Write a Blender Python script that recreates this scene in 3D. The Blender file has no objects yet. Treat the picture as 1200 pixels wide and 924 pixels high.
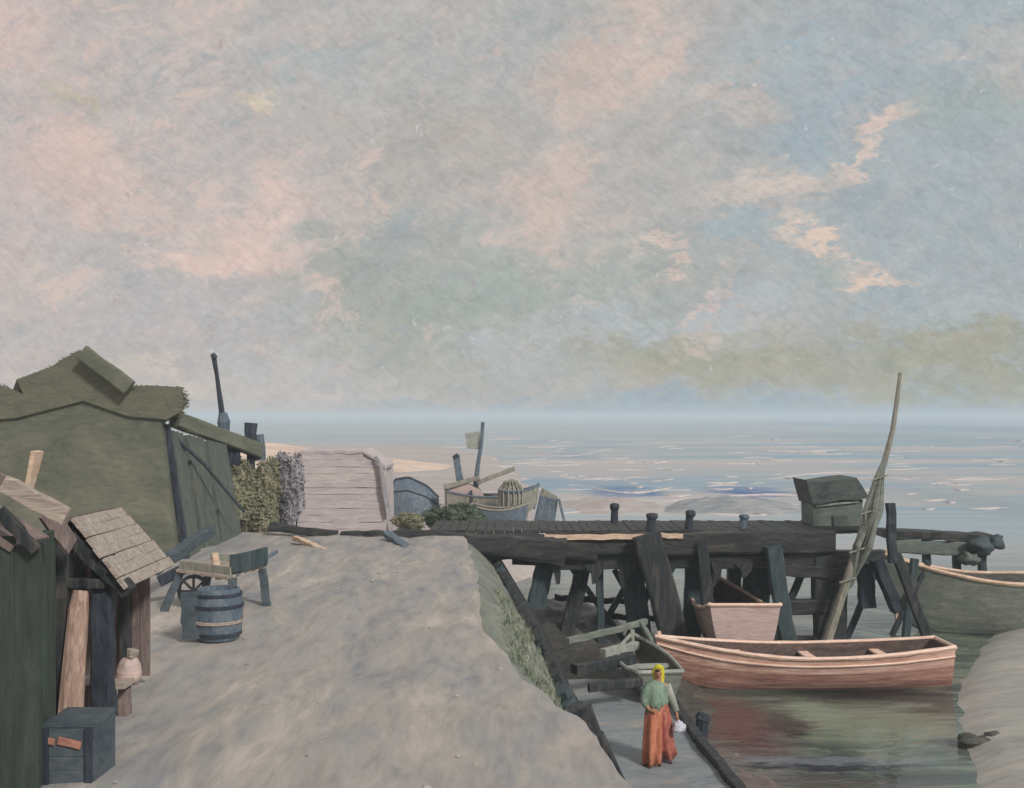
import bpy, bmesh, math, random
from mathutils import Vector, Matrix, noise as mnoise
random.seed(7)
S = bpy.context.scene
COL = S.collection
# ------------------------------------------------------------------ camera, sky, sun, exposure
F, CX, HZ, CAMZ = 1250.0, 600.0, 487.0, 6.4
cam_d = bpy.data.cameras.new('camera'); cam = bpy.data.objects.new('camera', cam_d); COL.objects.link(cam)
cam.location = (0, 0, CAMZ); cam.rotation_euler = (math.radians(90), 0, 0)
cam_d.sensor_width = 36; cam_d.lens = 36 * F / 1200.0
cam_d.shift_y = (HZ - 462.0) / 1200.0
cam_d.clip_start = 0.1; cam_d.clip_end = 30000
S.camera = cam
S.render.resolution_x = 1024; S.render.resolution_y = 788
S.view_settings.view_transform = 'Standard'; S.view_settings.look = 'None'
S.view_settings.exposure = 0.0; S.view_settings.gamma = 1.0
S.view_settings.use_curve_mapping = False

S.cycles.use_denoising = True
S.cycles.max_bounces = 4; S.cycles.diffuse_bounces = 2; S.cycles.glossy_bounces = 2; S.cycles.volume_bounces = 2

def lin(c, k=1.0):
    r = []
    for v in c[:3]:
        v = v / 255.0
        r.append(k * (v / 12.92 if v <= .04045 else ((v + .055) / 1.055) ** 2.4))
    return (r[0], r[1], r[2], 1.0)

class NT:
    """small node-tree helper"""
    def __init__(s, nt): s.t = nt
    def n(s, typ, **kw):
        nd = s.t.nodes.new(typ)
        for k, v in kw.items(): setattr(nd, k, v)
        return nd
    def l(s, a, b): s.t.links.new(a, b)
    def math(s, op, a, b=None, clamp=False):
        m = s.n('ShaderNodeMath', operation=op, use_clamp=clamp)
        for i, v in enumerate((a, b)):
            if v is None: continue
            if isinstance(v, (int, float)): m.inputs[i].default_value = v
            else: s.l(v, m.inputs[i])
        return m.outputs[0]
    def vmath(s, op, a, b=None):
        m = s.n('ShaderNodeVectorMath', operation=op)
        for i, v in enumerate((a, b)):
            if v is None: continue
            if isinstance(v, (tuple, list)): m.inputs[i].default_value = v
            else: s.l(v, m.inputs[i])
        return m
    def noise(s, vec, scale, detail=5, rough=.6, dist=0.0):
        m = s.n('ShaderNodeTexNoise'); s.l(vec, m.inputs['Vector'])
        m.inputs['Scale'].default_value = scale; m.inputs['Detail'].default_value = detail
        m.inputs['Roughness'].default_value = rough; m.inputs['Distortion'].default_value = dist
        return m
    def mapping(s, vec, loc=(0,0,0), rot=(0,0,0), sc=(1,1,1), typ='POINT'):
        m = s.n('ShaderNodeMapping', vector_type=typ); s.l(vec, m.inputs['Vector'])
        m.inputs['Location'].default_value = loc; m.inputs['Rotation'].default_value = rot
        m.inputs['Scale'].default_value = sc
        return m.outputs[0]
    def ramp(s, fac, stops):
        r = s.n('ShaderNodeValToRGB'); s.l(fac, r.inputs[0])
        el = r.color_ramp.elements
        while len(el) < len(stops): el.new(0.5)
        for e, (p, c) in zip(el, stops): e.position = p; e.color = c
        return r.outputs[0]
    def mix(s, fac, a, b, blend='MIX'):
        m = s.n('ShaderNodeMix', data_type='RGBA', blend_type=blend)
        for i, v in ((0, fac), (6, a), (7, b)):
            if isinstance(v, (int, float)): m.inputs[i].default_value = v
            elif isinstance(v, tuple): m.inputs[i].default_value = v
            else: s.l(v, m.inputs[i])
        return m.outputs[2]
    def mrange(s, v, a, b, c=0.0, d=1.0, smooth=True):
        m = s.n('ShaderNodeMapRange', interpolation_type='SMOOTHSTEP' if smooth else 'LINEAR')
        s.l(v, m.inputs[0])
        for i, x in enumerate((a, b, c, d)): m.inputs[1 + i].default_value = x
        return m.outputs[0]
    def blobs(s, vec, base, items):
        """items: (x, y, rx, ry, rot, colour, strength): soft patches in the plane of vec"""
        cur = base
        for x, y, rx, ry, rot, c, k in items:
            v = s.mapping(vec, (x, y, 0), (0, 0, rot), (rx, ry, 1), 'TEXTURE')
            ln = s.vmath('LENGTH', v).outputs['Value']
            f = s.mrange(ln, 1.35, 0.25, 0.0, k)
            cur = s.mix(f, cur, c)
        return cur

SUN_AZ, SUN_EL = math.radians(142), math.radians(36)      # azimuth clockwise from +Y
world = bpy.data.worlds.new('World'); S.world = world; world.use_nodes = True
W = NT(world.node_tree); world.node_tree.nodes.clear()
wo = W.n('ShaderNodeOutputWorld'); bg = W.n('ShaderNodeBackground'); W.l(bg.outputs[0], wo.inputs[0])
bg.inputs[1].default_value = 0.1
sky = W.n('ShaderNodeTexSky', sky_type='NISHITA'); sky.sun_disc = False
sky.sun_elevation = SUN_EL; sky.sun_rotation = SUN_AZ
tc = W.n('ShaderNodeTexCoord')
sx = W.n('ShaderNodeSeparateXYZ'); W.l(tc.outputs['Generated'], sx.inputs[0])
az = W.math('ARCTAN2', sx.outputs[0], sx.outputs[1]); el = W.math('ARCSINE', sx.outputs[2])
cb = W.n('ShaderNodeCombineXYZ'); W.l(az, cb.inputs[0]); W.l(el, cb.inputs[1])
P0 = cb.outputs[0]
# ragged, dabbed cloud edges: warp the direction with noise at two sizes
D0 = tc.outputs['Generated']
w1 = W.noise(W.mapping(D0, sc=(1, 1, 1.6)), 9, 4, .6)
w2 = W.noise(W.mapping(D0, rot=(0, .35, 0), sc=(1, 1, 2.6)), 42, 5, .75, .6)
wv = W.vmath('SCALE', W.vmath('SUBTRACT', w1.outputs['Color'], (.5, .5, .5)).outputs[0]); wv.inputs['Scale'].default_value = .16
wv2 = W.vmath('SCALE', W.vmath('SUBTRACT', w2.outputs['Color'], (.5, .5, .5)).outputs[0]); wv2.inputs['Scale'].default_value = .075
Pw = W.vmath('ADD', W.vmath('ADD', P0, wv.outputs[0]).outputs[0], wv2.outputs[0]).outputs[0]
K = 10.0                                           # 1 / background strength
sw = W.n('ShaderNodeSeparateXYZ'); W.l(Pw, sw.inputs[0])
base = W.ramp(W.mrange(sw.outputs[0], -.5, .5, 0, 1, False),
              [(0, lin((190, 180, 176))), (.33, lin((187, 180, 175))), (.62, lin((182, 178, 173))), (.8, lin((172, 177, 177))), (1, lin((167, 176, 180)))])
def B(px, py, rx, ry, rot, c, k=.9):
    a = math.atan((px - CX) / F); e = math.atan((HZ - py) / F * math.cos(a))
    return (a, e, rx / F, ry / F, math.radians(rot), lin(c), k)
sky_items = [
  B(120,330,300,130,0,(186,179,177),.6), B(520,60,260,70,5,(180,181,178),.7), B(500,190,130,90,20,(177,171,163),.7),
  B(620,360,300,80,0,(164,173,166),.8), B(440,350,110,90,0,(163,165,154),.7), B(560,350,110,55,0,(163,172,163),.55),
  B(1080,90,230,90,0,(164,178,184),.8), B(1120,240,180,120,0,(162,175,180),.8),
  B(820,425,170,42,0,(166,164,144),.9), B(1090,418,170,45,0,(164,163,142),.9), B(520,425,150,30,0,(172,174,166),.6),
  B(860,350,190,24,12,(178,184,189),.8), B(1130,370,110,25,0,(172,182,187),.7), B(700,395,120,20,18,(178,183,185),.7),
  B(200,400,200,50,0,(184,178,178),.7), B(330,440,120,40,0,(184,186,188),.6),
  B(20,40,70,45,0,(208,184,175),.85), B(100,190,95,55,-10,(210,184,172)), B(160,250,60,40,0,(208,184,172),.8),
  B(225,318,45,22,0,(222,188,174)), B(290,285,90,50,15,(214,188,176)), B(315,125,34,18,0,(216,196,168),.85),
  B(95,98,40,14,0,(190,180,150),.7), B(190,60,60,22,20,(204,186,178),.7), B(20,230,40,120,0,(204,182,174),.7),
  B(750,62,95,32,28,(207,186,174),.85), B(690,90,60,35,0,(200,180,168),.7), B(850,105,60,22,-10,(198,184,174),.7), B(655,225,40,55,0,(208,184,170),.8), B(600,245,70,18,0,(198,180,170),.6),
  B(1040,158,75,14,18,(220,194,180)), B(905,205,90,22,12,(206,190,178),.9), B(990,140,60,10,20,(208,190,180),.7),
  B(985,282,48,14,-28,(224,196,176)), B(1020,324,52,13,-4,(224,196,176)), B(935,258,30,14,0,(204,188,176),.8),
  B(770,290,40,11,8,(216,190,176),.8), B(825,345,42,8,35,(212,186,176),.8), B(725,355,30,10,0,(206,190,180),.7), B(830,385,36,12,25,(200,182,170),.7),
  B(1185,100,30,30,0,(200,190,182),.7), B(1140,65,40,16,0,(190,186,180),.7),
  B(985,118,80,38,12,(156,173,181),.8), B(920,165,40,30,0,(158,174,182),.8), B(955,48,40,16,0,(158,178,188),.8), B(870,270,55,25,0,(156,174,182),.8),
  B(1055,352,42,14,0,(154,174,182),.9), B(930,75,120,16,0,(166,178,182),.7), B(350,62,70,18,0,(172,182,182),.7), B(455,280,55,22,20,(160,168,170),.7),
  B(1120,135,80,30,5,(163,176,171),.7), B(960,322,55,17,10,(166,177,170),.6), B(360,380,60,14,0,(184,186,190),.5), B(560,420,50,14,0,(184,186,196),.5),
  B(375,468,26,18,20,(206,192,188),.8), B(200,455,70,14,5,(208,190,176),.7), B(640,440,90,12,0,(172,178,178),.6),
]
cl = W.blobs(Pw, base, sky_items)
# band of cool air low over the sea
elw = sw.outputs[1]
f = W.mrange(elw, .030, -.004, 0, .92); fm = W.math('MULTIPLY', f, W.mrange(sw.outputs[0], -.22, -.02))
cl = W.mix(fm, cl, lin((148, 170, 183)))
f = W.mrange(elw, .02, -.03, 0, .8); fm = W.math('MULTIPLY', f, W.mrange(sw.outputs[0], -.05, -.2))
cl = W.mix(fm, cl, lin((190, 184, 180)))
# broken mottling and fine streaks of thin cloud
n1 = W.noise(W.mapping(D0, rot=(0, -.45, 0), sc=(1.6, 1, .75), typ='TEXTURE'), 30, 8, .78, .8)
n2 = W.noise(W.mapping(D0, rot=(0, .6, 0), sc=(1.7, 1, .7), typ='TEXTURE'), 120, 3, .7, .8)
n3 = W.noise(D0, 14, 5, .7, 1.0)
t1 = W.ramp(W.mrange(n3.outputs['Fac'], .3, .7, 0, 1, False), [(0, (.92, .96, .97, 1)), (.5, (1, 1, 1, 1)), (1, (1.06, 1.0, .975, 1))])
cl = W.mix(1.0, cl, t1, 'MULTIPLY')
t2 = W.ramp(W.mrange(n1.outputs['Fac'], .3, .7, 0, 1, False), [(0, (.86, .87, .885, 1)), (.5, (1, 1, 1, 1)), (1, (1.12, 1.10, 1.08, 1))])
cl = W.mix(1.0, cl, t2, 'MULTIPLY')
t3 = W.ramp(W.mrange(n2.outputs['Fac'], .3, .7, 0, 1, False), [(0, (.90, .90, .90, 1)), (.5, (1, 1, 1, 1)), (1, (1.09, 1.09, 1.09, 1))])
cl = W.mix(1.0, cl, t3, 'MULTIPLY')
# small scattered dabs of warm and cool cloud
d1 = W.noise(W.mapping(D0, loc=(3, 1, 2), rot=(0, -.45, 0), sc=(1.5, 1, .8), typ='TEXTURE'), 26, 5, .75, .4).outputs['Fac']
hi = W.mrange(sw.outputs[1], .02, .08)
left = W.mrange(sw.outputs[0], .35, -.25, .25, 1.0)
cl = W.mix(W.math('MULTIPLY', W.math('MULTIPLY', W.mrange(d1, .53, .68, 0, .85), hi), left), cl, lin((214, 188, 174)))
cl = W.mix(W.math('MULTIPLY', W.mrange(d1, .44, .32, 0, .6), hi), cl, lin((158, 168, 170)))
d2 = W.noise(W.mapping(D0, loc=(7, 4, 1)), 95, 3, .6, .3).outputs['Fac']
cl = W.mix(W.math('MULTIPLY', W.math('MULTIPLY', W.mrange(d2, .66, .76, 0, .5), hi), left), cl, lin((176, 142, 124)))
cl = W.mix(W.mrange(d2, .33, .24, 0, .6), cl, lin((206, 206, 204)))
hs = W.n('ShaderNodeHueSaturation'); W.l(cl, hs.inputs['Color']); hs.inputs['Saturation'].default_value = .84; hs.inputs['Value'].default_value = 1.02
clk = W.vmath('SCALE', hs.outputs[0]); clk.inputs['Scale'].default_value = K
fin = W.mix(.96, sky.outputs[0], clk.outputs[0])
W.l(fin, bg.inputs[0])

sun_d = bpy.data.lights.new('sun', 'SUN'); sun = bpy.data.objects.new('sun', sun_d); COL.objects.link(sun)
sun_d.energy = 2.4; sun_d.angle = math.radians(9); sun_d.color = (1.0, .95, .90)
sdir = Vector((math.sin(SUN_AZ) * math.cos(SUN_EL), math.cos(SUN_AZ) * math.cos(SUN_EL), math.sin(SUN_EL)))
sun.rotation_euler = sdir.to_track_quat('Z', 'Y').to_euler()

# ------------------------------------------------------------------ materials
def brushed(name, cols, sc=(1, 1, 1), scale=1.6, rot=(0, 0, 0), rough=.75, bump=.5, bscale=9, bsc=None, patches=None, contrast=.22, spec=.3, dist=1.2, k=1.0, world=False, btile=.02):
    """rough, uneven, streaked surface: cols run from dark to light (0-255)"""
    m = bpy.data.materials.new(name); m.use_nodes = True
    N = NT(m.node_tree); bs = m.node_tree.nodes['Principled BSDF']
    t = N.n('ShaderNodeTexCoord')
    if world: src = N.n('ShaderNodeNewGeometry').outputs['Position']
    else: src = t.outputs['Object']
    v = N.mapping(src, rot=rot, sc=sc)
    na = N.noise(v, scale, 5, .65, dist)
    fac = N.mrange(na.outputs['Fac'], .5 - contrast, .5 + contrast, 0, 1, False)
    stops = [(i / max(1, len(cols) - 1), lin(c, k)) for i, c in enumerate(cols)]
    c = N.ramp(fac, stops)
    if patches:
        w = N.vmath('SUBTRACT', N.noise(v, scale * 1.5, 4, .7).outputs['Color'], (.5, .5, .5))
        ws = N.vmath('SCALE', w.outputs[0]); ws.inputs['Scale'].default_value = patches[0]
        pv = N.vmath('ADD', src, ws.outputs[0]).outputs[0]
        c = N.blobs(pv, c, [(x, y, rx, ry, math.radians(r), lin(cc, k), kk) for x, y, rx, ry, r, cc, kk in patches[1]])
    vb = N.mapping(src, rot=rot, sc=bsc or sc)
    nb = N.noise(vb, bscale, 6, .7, .35)
    t2 = N.ramp(N.mrange(nb.outputs['Fac'], .3, .7, 0, 1, False), [(0, (.76, .76, .78, 1)), (.5, (1, 1, 1, 1)), (1, (1.18, 1.16, 1.14, 1))])
    c = N.mix(1.0, c, t2, 'MULTIPLY')
    N.l(c, bs.inputs['Base Color'])
    bs.inputs['Roughness'].default_value = rough; bs.inputs['Specular IOR Level'].default_value = spec
    b = N.n('ShaderNodeBump'); b.inputs['Strength'].default_value = bump; b.inputs['Distance'].default_value = btile
    N.l(nb.outputs['Fac'], b.inputs['Height']); N.l(b.outputs[0], bs.inputs['Normal'])
    return m

M = {}
M['timber']   = brushed('tarred_timber', [(34,37,40),(54,56,56),(90,84,78)], (.5,3,3), 2.0, bscale=6, bsc=(.8,6,6), rough=.6)
M['timber_v'] = brushed('tarred_pile', [(34,38,42),(54,58,60),(92,86,80)], (3,3,.5), 2.0, bscale=6, bsc=(6,6,.8), rough=.6)
M['teal_v']   = brushed('weedy_pile', [(44,58,64),(66,80,84),(90,98,94)], (3,3,.5), 2.0, bscale=6, bsc=(6,6,.8), rough=.6)
M['navy']     = brushed('blue_black_timber', [(38,42,50),(54,60,70),(76,82,90)], (3,3,.6), 2.2, bscale=8, bsc=(6,6,1), rough=.6)
M['steel']    = brushed('blue_grey_paint', [(70,84,100),(96,110,122),(126,132,136)], (2,2,1), 2.5, bscale=9, rough=.55)
M['peach']    = brushed('sunbleached_plank', [(186,152,128),(220,190,164),(236,212,188)], (.8,4,4), 2.5, bscale=9, bsc=(1,8,8), rough=.7)
M['cream']    = brushed('pale_board', [(140,128,120),(172,158,146),(200,188,174)], (1,6,6), 2.5, bscale=7, bsc=(1,9,9), rough=.7)
M['mauve']    = brushed('mauve_board', [(98,84,82),(128,112,108),(156,138,128)], (5,5,1), 2, bscale=8, bsc=(7,7,1))
M['olive']    = brushed('olive_render', [(96,99,86),(108,110,96),(122,122,106)], (1,1,2), .5, (0,.6,0), bscale=4, bsc=(1,1,3), contrast=.16, bump=.35)
M['thatch']   = brushed('old_thatch', [(94,97,83),(108,109,93),(122,119,102)], (1,1,3), 1.6, (0,.5,0), bscale=9, bsc=(1,1,6), bump=.8)
M['plank_g']  = brushed('green_grey_planks', [(74,82,78),(96,102,94),(118,120,106)], (5,5,.6), 2.0, bscale=6, bsc=(7,7,.7))
M['dkgreen']  = brushed('dark_green_boards', [(50,58,52),(62,72,64),(76,86,80)], (3,3,.7), 1.4, bscale=6, bsc=(5,5,.8))
M['lilac']    = brushed('pale_lilac_boards', [(172,166,170),(196,184,182),(212,200,194)], (.6,1,3), 1.0, bscale=5, bsc=(.8,.8,9))
M['salmon']   = brushed('salmon_hull', [(176,128,114),(212,172,154),(236,208,190)], (.5,3,9), 1.4, contrast=.18, dist=.5, bscale=5, bsc=(.8,5,8), rough=.5)
M['salmon_l'] = brushed('pale_salmon_gunwale', [(220,176,154),(240,206,186),(248,226,208)], (1,4,4), 2, bscale=6, bsc=(1,6,6), rough=.55)
M['redband'] = brushed('worn_red_paint', [(140,96,88),(176,132,118),(204,164,146)], (.5,3,7), 1.5, contrast=.2, dist=.5, bscale=5, bsc=(.8,5,8), rough=.5)
M['pinkhull'] = brushed('dull_pink_hull', [(176,152,146),(200,178,170),(214,188,178)], (.8,1,6), 1.6, bscale=5, bsc=(.6,1,9), rough=.55)
M['inner']    = brushed('boat_inside', [(62,50,48),(92,76,70),(120,98,88)], (1,3,3), 2, bscale=7)
M['grgreen']  = brushed('grey_green_hull', [(98,106,98),(122,128,118),(142,146,136)], (1,1,3), 1.2, bscale=5, bsc=(.8,.8,7))
M['cabin']    = brushed('grey_green_cabin', [(84,94,90),(104,114,106),(124,130,120)], (1,1,3), 1.8, bscale=7)
M['cabin_r']  = brushed('dark_cabin_roof', [(62,72,74),(82,90,86),(104,108,102)], (1,1,3), 1.8, bscale=7)
M['spar']     = brushed('grey_spar', [(112,112,104),(146,144,132),(178,170,154)], (5,5,.7), 2.2, bscale=8, bsc=(8,8,1))
M['dune']     = brushed('peach_sand', [(204,178,158),(220,194,174),(226,206,190)], (.15,.15,.6), .5, bscale=1.5, bump=.3)
M['mud']      = brushed('dark_wet_mud', [(58,60,56),(82,80,74),(108,100,92)], (1,2,2), 1.2, bscale=5, rough=.45, bump=.7, btile=.05)
M['brownmud'] = brushed('brown_mud', [(96,84,80),(124,110,104),(146,136,126)], (1,1,1), 1.0, bscale=5, rough=.5, bump=.6, btile=.05)
M['landing']  = brushed('wet_slabs', [(118,128,132),(140,146,148),(170,158,146)], (.5,1.2,1), 1.4, bscale=5, bsc=(1,4,1), rough=.55, bump=.6)
M['bank_r']   = brushed('pale_dry_sand', [(150,148,142),(166,164,156),(180,174,164)], (.4,1,1), .7, bscale=3, bsc=(.6,2,1), bump=.4, btile=.02)
M['crate']    = brushed('dark_slate_wood', [(58,68,76),(80,90,96),(98,104,108)], (1,1,2), 2.0, bscale=8)
M['bark']     = brushed('pale_peeling_bark', [(140,112,100),(190,160,144),(222,196,176)], (7,7,1.2), 2, bscale=7, bsc=(9,9,1.5), bump=.9)
M['beach']    = brushed('wet_pink_sand', [(160,152,148),(184,172,166),(202,188,178)], (.12,.5,1), .5, bscale=1.2, bsc=(.2,1.2,1), rough=.4, bump=.3, btile=.06)
M['skin']     = brushed('skin', [(176,124,98),(196,146,118)], bscale=20, bump=.1)
M['yellow']   = brushed('yellow_cloth', [(170,160,30),(214,204,50),(226,214,80)], scale=14, bscale=30)
M['shawl']    = brushed('sage_green_wool', [(104,132,112),(134,158,138),(172,178,162)], (1,1,.5), scale=12, bscale=40, bump=.8)
M['orange']   = brushed('orange_red_cloth', [(150,82,64),(200,122,92),(220,164,136)], (3,3,.5), scale=9, bscale=20, bsc=(3,3,.5), bump=.8)
M['redcloth'] = brushed('faded_red_cloth', [(132,64,60),(180,104,90),(212,150,130)], (3,3,.5), scale=9, bscale=20, bsc=(3,3,.5), bump=.8)
M['maroon']   = brushed('maroon_cloth', [(72,40,44),(112,60,58),(140,80,72)], (3,3,.5), scale=9, bscale=20)
M['cloth_w']  = brushed('white_cloth', [(190,190,206),(222,220,230)], scale=14, bscale=30)
M['hair']     = brushed('dark_hair', [(30,26,24),(46,40,36)], scale=20, bscale=50)
M['foliage']  = brushed('olive_leaves', [(118,118,94),(140,136,112),(156,150,130)], scale=1.5, bscale=8)
M['lilacleaf']= brushed('grey_lilac_leaves', [(140,138,142),(160,156,160),(176,170,172)], scale=1.5, bscale=8)
M['darkleaf'] = brushed('dark_green_leaves', [(60,74,62),(82,94,76),(104,112,92)], scale=1.5, bscale=8)
M['grass_m']  = brushed('bank_grass', [(110,122,104),(134,142,120),(164,166,146)], scale=2, bscale=8)
M['rust']     = brushed('rust_pink', [(150,100,88),(190,140,120)], scale=6, bscale=14)
M['sail']     = brushed('grey_sailcloth', [(130,136,130),(156,160,150),(176,176,164)], scale=3, bscale=8)
M['foam']     = brushed('pale_foam', [(190,176,172),(214,202,196),(230,224,220)], (.3,1,1), 1, bscale=3, rough=.5)

# ------------------------------------------------------------------ geometry helpers
def P(px, py, Y): return Vector(((px - CX) / F * Y, Y, CAMZ - (py - HZ) / F * Y))
def G(px, py, Z=0.0):
    Y = (CAMZ - Z) * F / (py - HZ); return Vector(((px - CX) / F * Y, Y, Z))
def lerp(xs, ys, x):
    if x <= xs[0]: return ys[0]
    for i in range(len(xs) - 1):
        if x <= xs[i + 1]:
            t = (x - xs[i]) / (xs[i + 1] - xs[i]); return ys[i] + (ys[i + 1] - ys[i]) * t
    return ys[-1]
def fb(x, y, z=0.0, s=1.0): return mnoise.fractal(Vector((x * s, y * s, z * s)), 1.0, 2.0, 4)

class MB:
    def __init__(s): s.v = []; s.f = []
    def add(s, vs, fs):
        o = len(s.v); s.v += [Vector(v) for v in vs]; s.f += [tuple(i + o for i in f) for f in fs]
        return s
    def loft(s, rings, cap=True, closed=True):
        n = len(rings[0]); fs = []
        for i in range(len(rings) - 1):
            for j in range(n if closed else n - 1):
                a, b = i * n + j, i * n + (j + 1) % n
                fs.append((a, b, b + n, a + n))
        if cap: fs.append(tuple(range(n))[::-1]); fs.append(tuple(range((len(rings) - 1) * n, len(rings) * n)))
        return s.add([p for r in rings for p in r], fs)
    def beam(s, p, q, w, h=None, w2=None, seg=None, jit=.06, up=(0, 0, 1), bev=.16):
        """rough-hewn timber: w across, h along 'up', worn corners, slightly crooked"""
        p, q = Vector(p), Vector(q); h = h or w; w2 = w2 or w; d = q - p; L = d.length; d.normalize()
        up = Vector(up)
        if abs(d.dot(up)) > .93: up = Vector((0, 1, 0))
        sd = d.cross(up).normalized(); u = sd.cross(d).normalized()
        seg = seg or max(2, min(14, int(L / max(w, h) / 1.2)))
        rings = []
        for i in range(seg + 1):
            t = i / seg; k = 1 + (w2 / w - 1) * t
            c = p + d * L * t + sd * random.uniform(-1, 1) * w * jit + u * random.uniform(-1, 1) * h * jit
            a, b = w * k / 2, h * k / 2; e = bev
            ring = []
            for x, y in ((-1+e,-1),(1-e,-1),(1,-1+e),(1,1-e),(1-e,1),(-1+e,1),(-1,1-e),(-1,-1+e)):
                ring.append(c + sd * x * a * random.uniform(1 - jit, 1 + jit) + u * y * b * random.uniform(1 - jit, 1 + jit))
            rings.append(ring)
        return s.loft(rings)
    def tube(s, pts, rs, n=10, jit=.04):
        pts = [Vector(p) for p in pts]
        if isinstance(rs, (int, float)): rs = [rs] * len(pts)
        rings = []
        for i, p in enumerate(pts):
            d = (pts[min(i + 1, len(pts) - 1)] - pts[max(i - 1, 0)]).normalized()
            up = Vector((0, 0, 1)) if abs(d.z) < .9 else Vector((0, 1, 0))
            a = d.cross(up).normalized(); b = a.cross(d)
            rings.append([p + (a * math.cos(2*math.pi*k/n) + b * math.sin(2*math.pi*k/n)) * rs[i] * random.uniform(1-jit, 1+jit) for k in range(n)])
        return s.loft(rings)
    def ell(s, c, r, nu=14, nv=9, jit=.0, seed=0):
        c = Vector(c); rings = []
        for i in range(nv + 1):
            th = math.pi * (.02 + .96 * i / nv)
            ring = []
            for j in range(nu):
                a = 2 * math.pi * j / nu
                d = Vector((math.sin(th)*math.cos(a), math.sin(th)*math.sin(a), math.cos(th)))
                k = 1 + jit * fb(d.x + seed, d.y, d.z, 1.6)
                ring.append(c + Vector((d.x*r[0], d.y*r[1], d.z*r[2])) * k)
            rings.append(ring)
        return s.loft(rings)
    def prismY(s, pts, y0, y1):
        """polygon given as (x, z), extruded from y0 to y1"""
        n = len(pts)
        a = [Vector((x, y0, z)) for x, z in pts]; b = [Vector((x, y1, z)) for x, z in pts]
        return s.loft([a, b])
    def leaves(s, c, r, n, size, flat=.35, shell=.5, seed=0):
        rnd = random.Random(seed); c = Vector(c)
        for _ in range(n):
            d = Vector((rnd.gauss(0,1), rnd.gauss(0,1), rnd.gauss(0,1))).normalized()
            if d.z < -.5: d.z = -d.z
            rad = (shell + (1 - shell) * rnd.random()) * (1 + .3 * fb(d.x + seed, d.y, d.z, 1.7))
            p = c + Vector((d.x*r[0], d.y*r[1], d.z*r[2])) * rad
            a = Vector((rnd.gauss(0,1), rnd.gauss(0,1), rnd.gauss(0,.6))).normalized()
            b = a.cross(Vector((rnd.gauss(0,1), rnd.gauss(0,1), rnd.gauss(0,1)))).normalized()
            l = size * rnd.uniform(.6, 1.5); w = l * flat
            s.add([p - a*l, p + b*w - a*l*.1, p + a*l, p - b*w + a*l*.1], [(0, 1, 2, 3)])
        return s
    def build(s, name, mat, parent=None, smooth=False, recalc=True):
        org = Vector((0, 0, 0)); q = parent
        while q is not None: org += q.location; q = q.parent
        if parent is None:
            xs = [v.x for v in s.v]; ys = [v.y for v in s.v]; zs = [v.z for v in s.v]
            org = Vector(((min(xs)+max(xs))/2, (min(ys)+max(ys))/2, min(zs)))
        me = bpy.data.meshes.new(name)
        me.from_pydata([v - org for v in s.v], [], s.f); me.update()
        if recalc:
            bm = bmesh.new(); bm.from_mesh(me); bmesh.ops.recalc_face_normals(bm, faces=bm.faces); bm.to_mesh(me); bm.free()
        if smooth:
            for p in me.polygons: p.use_smooth = True
        me.materials.append(mat)
        o = bpy.data.objects.new(name, me); COL.objects.link(o)
        if parent is None: o.location = org
        else: o.parent = parent
        return o
def tag(o, label=None, cat=None, group=None, kind=None):
    for k, v in (('label', label), ('category', cat), ('group', group), ('kind', kind)):
        if v: o[k] = v
    return o
def thing(name, loc, label, cat, group=None):
    o = bpy.data.objects.new(name, None); COL.objects.link(o); o.location = loc; o.empty_display_size = .2
    return tag(o, label, cat, group)
def struct(o): return tag(o, kind='structure')

# ------------------------------------------------------------------ the setting
ZQ = 3.2
eY = [2, 9.15, 10.9, 12.8, 15.8, 20, 25.3, 29, 34]; eX = [1.7, 1.02, .79, .18, -.42, -.62, -1.0, -1.35, -2.0]
oY = [2, 9.15, 11, 13.4, 16, 19.4, 24, 29, 34]
oX = [1.9, 1.15, .98, .86, .76, .62, .08, -.5, -1.2]; oZ = [3.0, 3.0, 2.9, 2.35, 2.0, 1.95, 2.15, 2.4, 2.0]
bY = [2, 9, 13.4, 16, 19.5, 24, 29, 34]; bX = [2.4, 1.95, 1.75, 1.62, 1.50, 1.25, 1.0, .6]

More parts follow.
